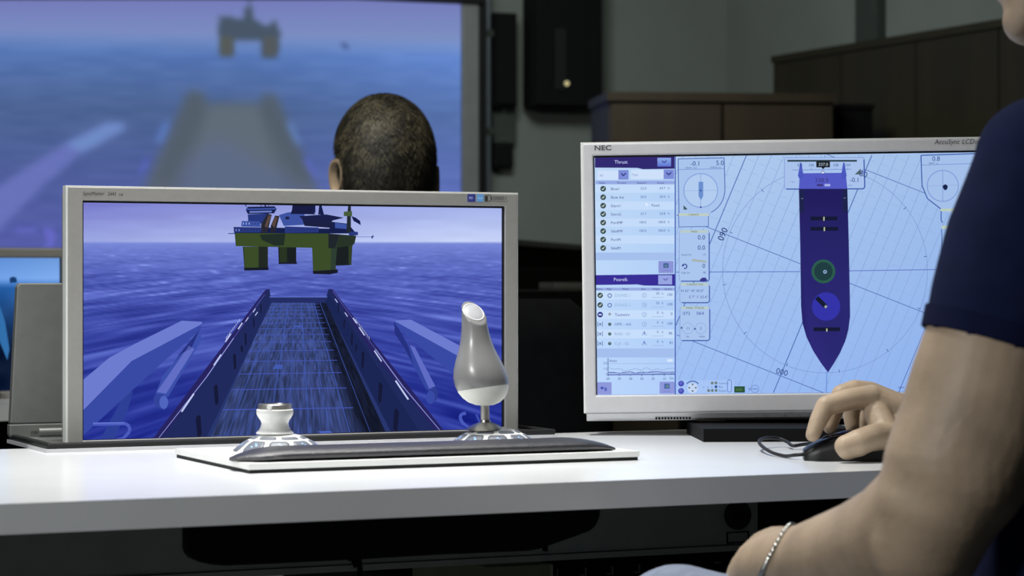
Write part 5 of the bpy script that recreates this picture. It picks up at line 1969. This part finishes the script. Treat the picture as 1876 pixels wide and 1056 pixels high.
# bottom tool strip
P.rect(1239, 697, 1345, 722.5, (166, 196, 246), 4)
for y in (703.5, 717):
    P.disc(1248, y, 5.4, (70, 76, 176), 6)
    P.disc(1247.4, y - 1, 3.0, (98, 106, 200), 7)
P.disc(1269, 712, 9.5, (196, 214, 244), 5)
for (dx, dy_) in ((0, -6), (0, 6), (-6, 0), (6, 0)):
    P.poly([(1269 + dx - 2.4, 711.5 + dy_ - 1.6), (1269 + dx + 2.4, 711.5 + dy_ - 1.6), (1269 + dx, 711.5 + dy_ + 2.0)], (92, 104, 112), 6)
P.ring(1269, 713, 14, 1.8, (60, 92, 160), 6, n=20, a0=R(-140), a1=R(-40))
for (x, y, c_) in ((1305, 702.5, 0), (1312, 702.3, 0), (1298.5, 716.3, 0), (1305.3, 716.2, 0), (1312.2, 716, 0), (1312, 709.3, 1)):
    P.disc(x, y, 2.7, (112, 128, 128) if c_ == 0 else (54, 92, 150), 6)
for k in range(3):
    P.text('x', 1288 + k * 7.5, 711.5, 3.8, (90, 112, 170), 6)
P.text('Control', 1317, 704.6, 3.8, (90, 112, 176), 6)
P.text('Pos', 1317, 711.4, 3.6, (50, 72, 150), 6)
P.text('Depth', 1317, 718.4, 3.8, (90, 112, 176), 6)
P.rrect(1333, 697, 1340.5, 719, 3, None, 5, (86, 118, 190), 1.1)
P.rect(1345.5, 708.5, 1365, 720, (46, 84, 60), 6)
P.text('0.00', 1349, 716.6, 4.2, (96, 146, 84), 7)
P.ring(1383.5, 713.2, 7.0, 1.0, (104, 132, 196), 6, n=28)
P.text('MAX', 1383.5, 715, 3.2, (50, 72, 150), 7, align='c')
P.text('N', 1371.5, 715.5, 3.8, (50, 72, 150), 7)
P.text('HELP', 1646, 712.5, 3.4, (50, 72, 150), 7)
obj('screen_picture', P.mesh(), M_screen, scrn)

# ================================================================== mouse
mA = on_z(1471, 842.5, DZ)
mdir = R(180 - 4)
mouse = thing('computer_mouse', 'black corded computer mouse under the right hand on the desk', 'mouse', mA, mdir)
# local +x points to the mouse nose; nose at x = 0, body extends to -x
prof = [(-0.0005, 0.0100), (-0.006, 0.0145), (-0.018, 0.0205), (-0.034, 0.0265), (-0.052, 0.0315), (-0.070, 0.0335), (-0.086, 0.0310), (-0.100, 0.0240), (-0.110, 0.0140), (-0.1135, 0.006)]


def mouse_rings(zlo, inset, hs=1.0, z_floor=0.0):
    rings = []
    for k, (x, h) in enumerate(prof):
        t_ = -x / 0.1135
        hw = 0.0285 * (0.86 + 0.14 * math.cos((t_ - 0.7) * 3.0)) * (0.80 if k in (0, len(prof) - 1) else 1.0) - inset
        ring = []
        for j in range(17):
            a = PI * j / 16
            cy, cz = math.cos(a), math.sin(a)
            yy = hw * math.copysign(abs(cy) ** 0.55, cy)
            zz = z_floor + (h * hs - z_floor) * abs(cz) ** 0.6
            ring.append(Vector((x, yy, zz)))
        rings.append(ring)
    return rings


obj('body', loft(mouse_rings(0, 0.0)), M_black, mouse, smooth=True)
bm = bmesh.new()
tr = mouse_rings(0, 0.001)
vr = []
for k, r_ in enumerate(tr):
    row = []
    for j in range(4, 13):
        v = r_[j].copy()
        v.z += 0.0012
        row.append(bm.verts.new(v))
    vr.append(row)
for a_, b_ in zip(vr[:-1], vr[1:]):
    for j in range(8):
        bm.faces.new([a_[j], a_[j + 1], b_[j + 1], b_[j]])
bmesh.ops.solidify(bm, geom=list(bm.faces), thickness=0.001)
obj('top_shell', fin(bm), mat('glossy_black', (16, 18, 30), 0.16, spec=0.6), mouse, smooth=True)
obj('scroll_wheel', lathe([(0, -0.003), (0.008, -0.003), (0.0085, 0), (0.008, 0.003), (0, 0.003)], 24), M_rubber, mouse, smooth=True, loc=(-0.026, 0, 0.0175), rot=(R(90), 0, 0))
Mmo = xyz_rot(mA, (0, 0, mdir))
Mi = Mmo.inverted()
cpts = [Mmo @ Vector((-0.004, 0.004, 0.006)), Mmo @ Vector((0.008, 0.003, 0.005)), W(1438, 836.5, 2.62), W(1413, 829, 2.65), W(1395, 817, 2.70), W(1391, 808, 2.74), W(1403, 803, 2.775),
        W(1425, 803.5, 2.79), W(1442, 810, 2.78), W(1452, 817, 2.75), W(1470, 815, 2.76), W(1500, 811, 2.80), W(1560, 808, 2.84), W(1640, 806, 2.86)]
cpts = [Vector((p.x, p.y, max(p.z, DZ + 0.0022))) for p in cpts]
obj('cord', tube([Mi @ p for p in cpts], 0.0019, 10, 10), M_rubber, mouse, smooth=True)

# ================================================================== the person at the right
# --- right hand on the mouse
FH = Flesh()
Wp = W


def ch(pts):
    FH.chain([(Wp(x, y, d), r) for (x, y, d, r) in pts], 16)


wrist = W(1704, 782, 2.640)
# metacarpals
for (x, y, d, r) in ((1597, 727, 2.602, 0.0130), (1594, 721, 2.624, 0.0128), (1602, 725, 2.645, 0.0122), (1614, 735, 2.663, 0.0112)):
    FH.chain([(Wp(x, y, d), r), (Wp(x + 45, y + 22, d + 0.004), r + 0.002), (wrist + Vector((0, (d - 2.63) * 0.55, 0)), 0.020)], 16)
ch([(1597, 727, 2.600, 0.0126), (1553, 733, 2.590, 0.0118), (1513, 744, 2.583, 0.0108), (1499, 772, 2.577, 0.0096), (1489, 797, 2.572, 0.0078)])      # index
ch([(1594, 720, 2.624, 0.0122), (1566, 715, 2.617, 0.0112), (1541, 723, 2.612, 0.0106), (1528, 757, 2.607, 0.0092), (1521, 783, 2.603, 0.0078)])      # middle
ch([(1602, 724, 2.645, 0.0116), (1574, 734, 2.642, 0.0106), (1560, 745, 2.640, 0.0100), (1560, 768, 2.637, 0.0088), (1562, 784, 2.634, 0.0076)])      # ring
ch([(1614, 735, 2.663, 0.0106), (1592, 752, 2.664, 0.0096), (1584, 772, 2.664, 0.0086), (1583, 792, 2.663, 0.0072)])                                   # little
# thumb: leaves the side of the palm near its base
ch([(1672, 796, 2.612, 0.0185), (1632, 800, 2.578, 0.0160), (1600, 801, 2.560, 0.0138), (1572, 812, 2.551, 0.0142), (1549, 818, 2.548, 0.0118)])
ch([(1572, 814, 2.551, 0.0138), (1552, 824, 2.550, 0.0110)])
# web and thenar
ch([(1600, 742, 2.600, 0.0125), (1612, 770, 2.590, 0.0145), (1622, 792, 2.580, 0.0150)])
ch([(1640, 755, 2.612, 0.0180), (1650, 790, 2.602, 0.0210), (1668, 812, 2.608, 0.0185)])
ch([(1600, 815, 2.575, 0.0130), (1618, 822, 2.585, 0.0135), (1650, 824, 2.600, 0.0135), (1690, 815, 2.630, 0.0170)])
# palm core
ch([(1640, 752, 2.635, 0.0200), (1690, 782, 2.645, 0.0230)])
# forearm
elbowR = Vector((0.640, 2.475, 0.815))
FH.chain([(wrist, 0.0255), (wrist.lerp(elbowR, 0.25), 0.0290), (wrist.lerp(elbowR, 0.6), 0.0400), (elbowR, 0.0430)], 24)
handR = FH.build(0.0017, 3)

# --- left arm, nearest to the camera
SHL = W(1905, 300, 1.97)
FA = Flesh()


def cha(F_, pts, seg=28):
    F_.chain([(W(x, y, d), r * d / FPX) for (x, y, d, r) in pts], seg)


cha(FA, [(1905, 300, 1.97, 106), (1850, 470, 1.96, 108), (1824, 610, 1.95, 124), (1802, 700, 1.945, 133), (1780, 790, 1.94, 138), (1752, 860, 1.935, 135),
         (1716, 930, 1.935, 118), (1694, 990, 1.94, 108)])
cha(FA, [(1716, 930, 1.935, 116), (1650, 985, 1.97, 108), (1590, 1010, 2.02, 98), (1530, 1022, 2.06, 84), (1480, 1030, 2.10, 71), (1437, 1034, 2.135, 62)])
wl_ = W(1437, 1034, 2.135)
# left hand resting on the knee
cha(FA, [(1437, 1030, 2.135, 60), (1405, 1040, 2.16, 58), (1385, 1052, 2.18, 52)], 20)
cha(FA, [(1440, 1004, 2.14, 40), (1424, 1001, 2.155, 37), (1400, 1026, 2.17, 35), (1382, 1036, 2.18, 36), (1372, 1062, 2.19, 30)], 16)
cha(FA, [(1440, 1002, 2.15, 32), (1420, 992, 2.17, 28), (1398, 1000, 2.19, 27), (1375, 1018, 2.20, 24)], 16)
for k, (x, y, d) in enumerate(((1375, 1020, 2.205), (1370, 1040, 2.19), (1372, 1062, 2.175), (1378, 1084, 2.16))):
    cha(FA, [(1415, 1022 + k * 12, 2.16, 34), (x, y, d, 26), (x - 22, y + 28, d + 0.012, 22), (x - 34, y + 66, d + 0.014, 19), (x - 36, y + 96, d + 0.010, 16)], 14)
cha(FA, [(1425, 990, 2.175, 26), (1392, 1004, 2.21, 23), (1372, 1034, 2.235, 20), (1362, 1062, 2.24, 17)], 14)
armL = FA.build(0.0028, 4)

# --- torso, head, legs
fwp = Vector((-0.70, 0.71, 0)).normalized()
lfp = Vector((-fwp.y, fwp.x, 0))                  # person's left
SHR = SHL - lfp * 0.375
SHR.z = 1.005
mid = (SHL + SHR) / 2
pel = Vector((0.505, 2.03, 0.53))
FB = Flesh()
HC = Vector((0.503, 2.135, 1.250))
ptp, lfh, fwh = head_parts(FB, HC, fwp)
FB.chain([(ptp(0, -0.02, -0.05), 0.052), (Vector((mid.x, mid.y, 1.08)), 0.058), (Vector((mid.x, mid.y, 1.02)), 0.066)])
headm = FB.build(0.0035, 5)
FB = Flesh()
RT = Matrix((lfp, fwp, Vector((0, 0, 1)))).transposed()


def torso(F_, g):
    prof_ = ((0.0, 0.165, 0.115), (0.2, 0.155, 0.11), (0.4, 0.152, 0.108), (0.6, 0.160, 0.112), (0.8, 0.160, 0.108), (0.95, 0.13, 0.085))
    for q_ in range(20):
        s_ = 0.95 * q_ / 19
        wx = float(np.interp(s_, [p_[0] for p_ in prof_], [p_[1] for p_ in prof_]))
        dy_ = float(np.interp(s_, [p_[0] for p_ in prof_], [p_[2] for p_ in prof_]))
        c_ = pel.lerp(Vector((mid.x, mid.y, 1.02)), s_)
        F_.ball(c_, 1.0, (wx + g, dy_ + g, 0.10 + g * 0.5), RT, 28)
    for S in (SHL, SHR):
        F_.chain([(Vector((mid.x, mid.y, 1.03)), 0.062 + g), (S, 0.040 + g)])
        F_.chain([(Vector((mid.x, mid.y, 1.078)), 0.052 + g), (Vector((mid.x, mid.y, 1.04)).lerp(S, 0.6), 0.045 + g)])


torso(FB, 0.0)
FB.chain([(SHR, 0.052), (elbowR, 0.045)])
kneeL = Vector((0.150, 2.215, 0.612))
hipL = pel + lfp * 0.09
hipR = pel - lfp * 0.09
kneeR = Vector((0.36, 2.42, 0.53))
FB.chain([(hipL, 0.085), (kneeL, 0.052), (Vector((0.145, 2.20, 0.36)), 0.052), (Vector((0.20, 2.22, 0.09)), 0.040)])
FB.chain([(hipR, 0.085), (kneeR, 0.056), (Vector((0.37, 2.45, 0.32)), 0.052), (Vector((0.40, 2.44, 0.09)), 0.040)])
for a_ in (Vector((0.20, 2.22, 0.045)), Vector((0.40, 2.44, 0.045))):
    FB.chain([(a_, 0.040), (a_ + fwp * 0.17 + Vector((0, 0, -0.01)), 0.032)])
bodym = FB.build(0.008, 4)
man = obj('person', join_meshes([handR, armL, headm, bodym]), M_skin, smooth=True)
tag(man, 'person in navy short-sleeved shirt with right hand on the mouse, seated at the right edge', 'person')

# shirt
FS = Flesh()
torso(FS, 0.014)
cha(FS, [(1905, 298, 1.97, 119), (1858, 440, 1.96, 128), (1832, 560, 1.952, 131), (1818, 640, 1.95, 132)])
FS.chain([(SHR, 0.062), (SHR.lerp(elbowR, 0.75), 0.062)])
shirt = FS.build(0.005, 5)
# open hem below the sleeve: cut across the upper arm
hemc = W(1800, 626, 1.95)
hemn = (W(1832, 520, 1.952) - W(1800, 660, 1.948)).normalized()
hemn = (hemn + Vector((0.06, 0, 0))).normalized()
bm = bmesh.new()
bm.from_mesh(shirt)
fs = [f_ for f_ in bm.faces if (f_.calc_center_median() - hemc).dot(hemn) < 0 and (f_.calc_center_median() - hemc).length < 0.085 and f_.calc_center_median().x < 0.425]
bmesh.ops.delete(bm, geom=fs, context='FACES')
# soft folds
for v in bm.verts:
    n_ = mnoise.noise(Vector((v.co.x * 16, v.co.y * 16, v.co.z * 9 + v.co.x * 8)))
    v.co += v.normal * n_ * 0.003
bpy.data.meshes.remove(shirt)
sh_o = obj('shirt', fin(bm, recalc=False), M_navy, man, smooth=True)
# ribbed cuff
ax = hemn
a1 = ax.cross(Vector((0, 1, 0))).normalized()
a2_ = ax.cross(a1).normalized()
ctr_t = W(1826, 594, 1.951)
ctr_b = W(1817, 634, 1.950)
rings = []
for (s_, rr_) in ((0.0, 0.0568), (0.02, 0.0583), (0.5, 0.0582), (0.97, 0.0580), (1.0, 0.0570), (0.97, 0.0545), (0.5, 0.0545), (0.0, 0.0550)):
    c_ = ctr_t.lerp(ctr_b, s_)
    rings.append([c_ + (a1 * math.cos(2 * PI * k / 48) + a2_ * math.sin(2 * PI * k / 48)) * rr_ for k in range(48)])
obj('cuff', loft(rings, cap=False), M_cuff, sh_o, smooth=True)
# trousers
FT = Flesh()
FT.chain([(hipL, 0.096), (kneeL, 0.062), (Vector((0.145, 2.20, 0.36)), 0.064), (Vector((0.20, 2.22, 0.11)), 0.058)])
FT.chain([(hipR, 0.096), (kneeR, 0.066), (Vector((0.37, 2.45, 0.32)), 0.064), (Vector((0.40, 2.44, 0.11)), 0.058)])
FT.ball(pel, 1.0, (0.185, 0.135, 0.115), RT)
obj('trousers', FT.build(0.007, 4), M_jeans, man, smooth=True)
for a_ in (Vector((0.20, 2.22, 0.052)), Vector((0.40, 2.44, 0.052))):
    F = Flesh().chain([(a_, 0.049), (a_ + fwp * 0.18 + Vector((0, 0, -0.01)), 0.040)])
    obj('shoe', F.build(0.006, 3), M_black, man, smooth=True)


def hairline1(th):
    c = math.cos(th)
    if c > 0.35:
        return 0.62
    if c > -0.1:
        return 0.62 - (0.35 - c) / 0.45 * 0.65
    if c > -0.45:
        return -0.03 - (-0.1 - c) / 0.35 * 0.5
    return -0.6


h = obj('hair', hair_mesh(HC, fwh, lfh, Vector((0, 0, 1)), 1.0, 5000, [(40, 36, 30), (84, 70, 54), (34, 30, 24)], hairline1, seed=9), M_hair, man)
for sx in (-1, 1):
    e = obj('ear', ear_mesh(0.062, 1), M_skin, man, smooth=True)
    out = (lfh * sx * 0.86 - fwh * 0.5).normalized()
    yv = Vector((0, 0, 1)).cross(out).normalized()
    if yv.dot(fwh) < 0:
        yv = -yv
    e.matrix_local = Matrix.Translation(ptp(sx * 0.078, -0.008, -0.012)) @ Matrix((out, yv, Vector((0, 0, 1)))).transposed().to_4x4()
face_details(man, ptp, lfh, fwh, Vector((0, 0, 1)), 1.0)

# bracelet of silver beads
bc = W(1412, 1030, 2.132)
tilt = Vector((0.84, -0.22, -0.50)).normalized()
v1 = tilt.cross(Vector((0, 0, 1))).normalized()
v2 = v1.cross(tilt).normalized()
from mathutils.bvhtree import BVHTree
bvh = BVHTree.FromPolygons([v.co.copy() for v in man.data.vertices], [tuple(p.vertices) for p in man.data.polygons])


def ring_pt(a, off):
    d_ = (v1 * math.cos(a) + v2 * math.sin(a))
    h_ = bvh.ray_cast(bc + d_ * 0.075, -d_, 0.075)
    r_ = (h_[0] - bc).length if h_[0] is not None else 0.036
    return bc + d_ * (min(r_, 0.052) + off)


br = obj('bracelet', tube([ring_pt(2 * PI * k / 48, 0.0012) for k in range(49)], 0.0011, 8, 0), M_chrome, man, smooth=True)
br['label'] = 'silver bead bracelet on the left wrist'
bead = lathe([(0.0024 * math.cos(a), 0.0024 * math.sin(a)) if abs(math.cos(a)) > 1e-3 else (0, 0.0024 * math.sin(a)) for a in [(-PI / 2 + PI * k / 8) for k in range(9)]], 12)
bead.materials.append(mat('silver_bead', (214, 214, 208), 0.15, metal=1.0, var=0.03))
for k in range(66):
    a_ = 2 * PI * k / 66
    o = obj('bead', bead, None, br, smooth=True)
    o.location = ring_pt(a_, 0.0022)

# chair of the person at the right
office_chair('office_chair', 'dark office chair under the person at the right edge', (0.53, 2.0), math.atan2(fwp.y, fwp.x) - PI / 2, 0.86, M_dark, 0.46)
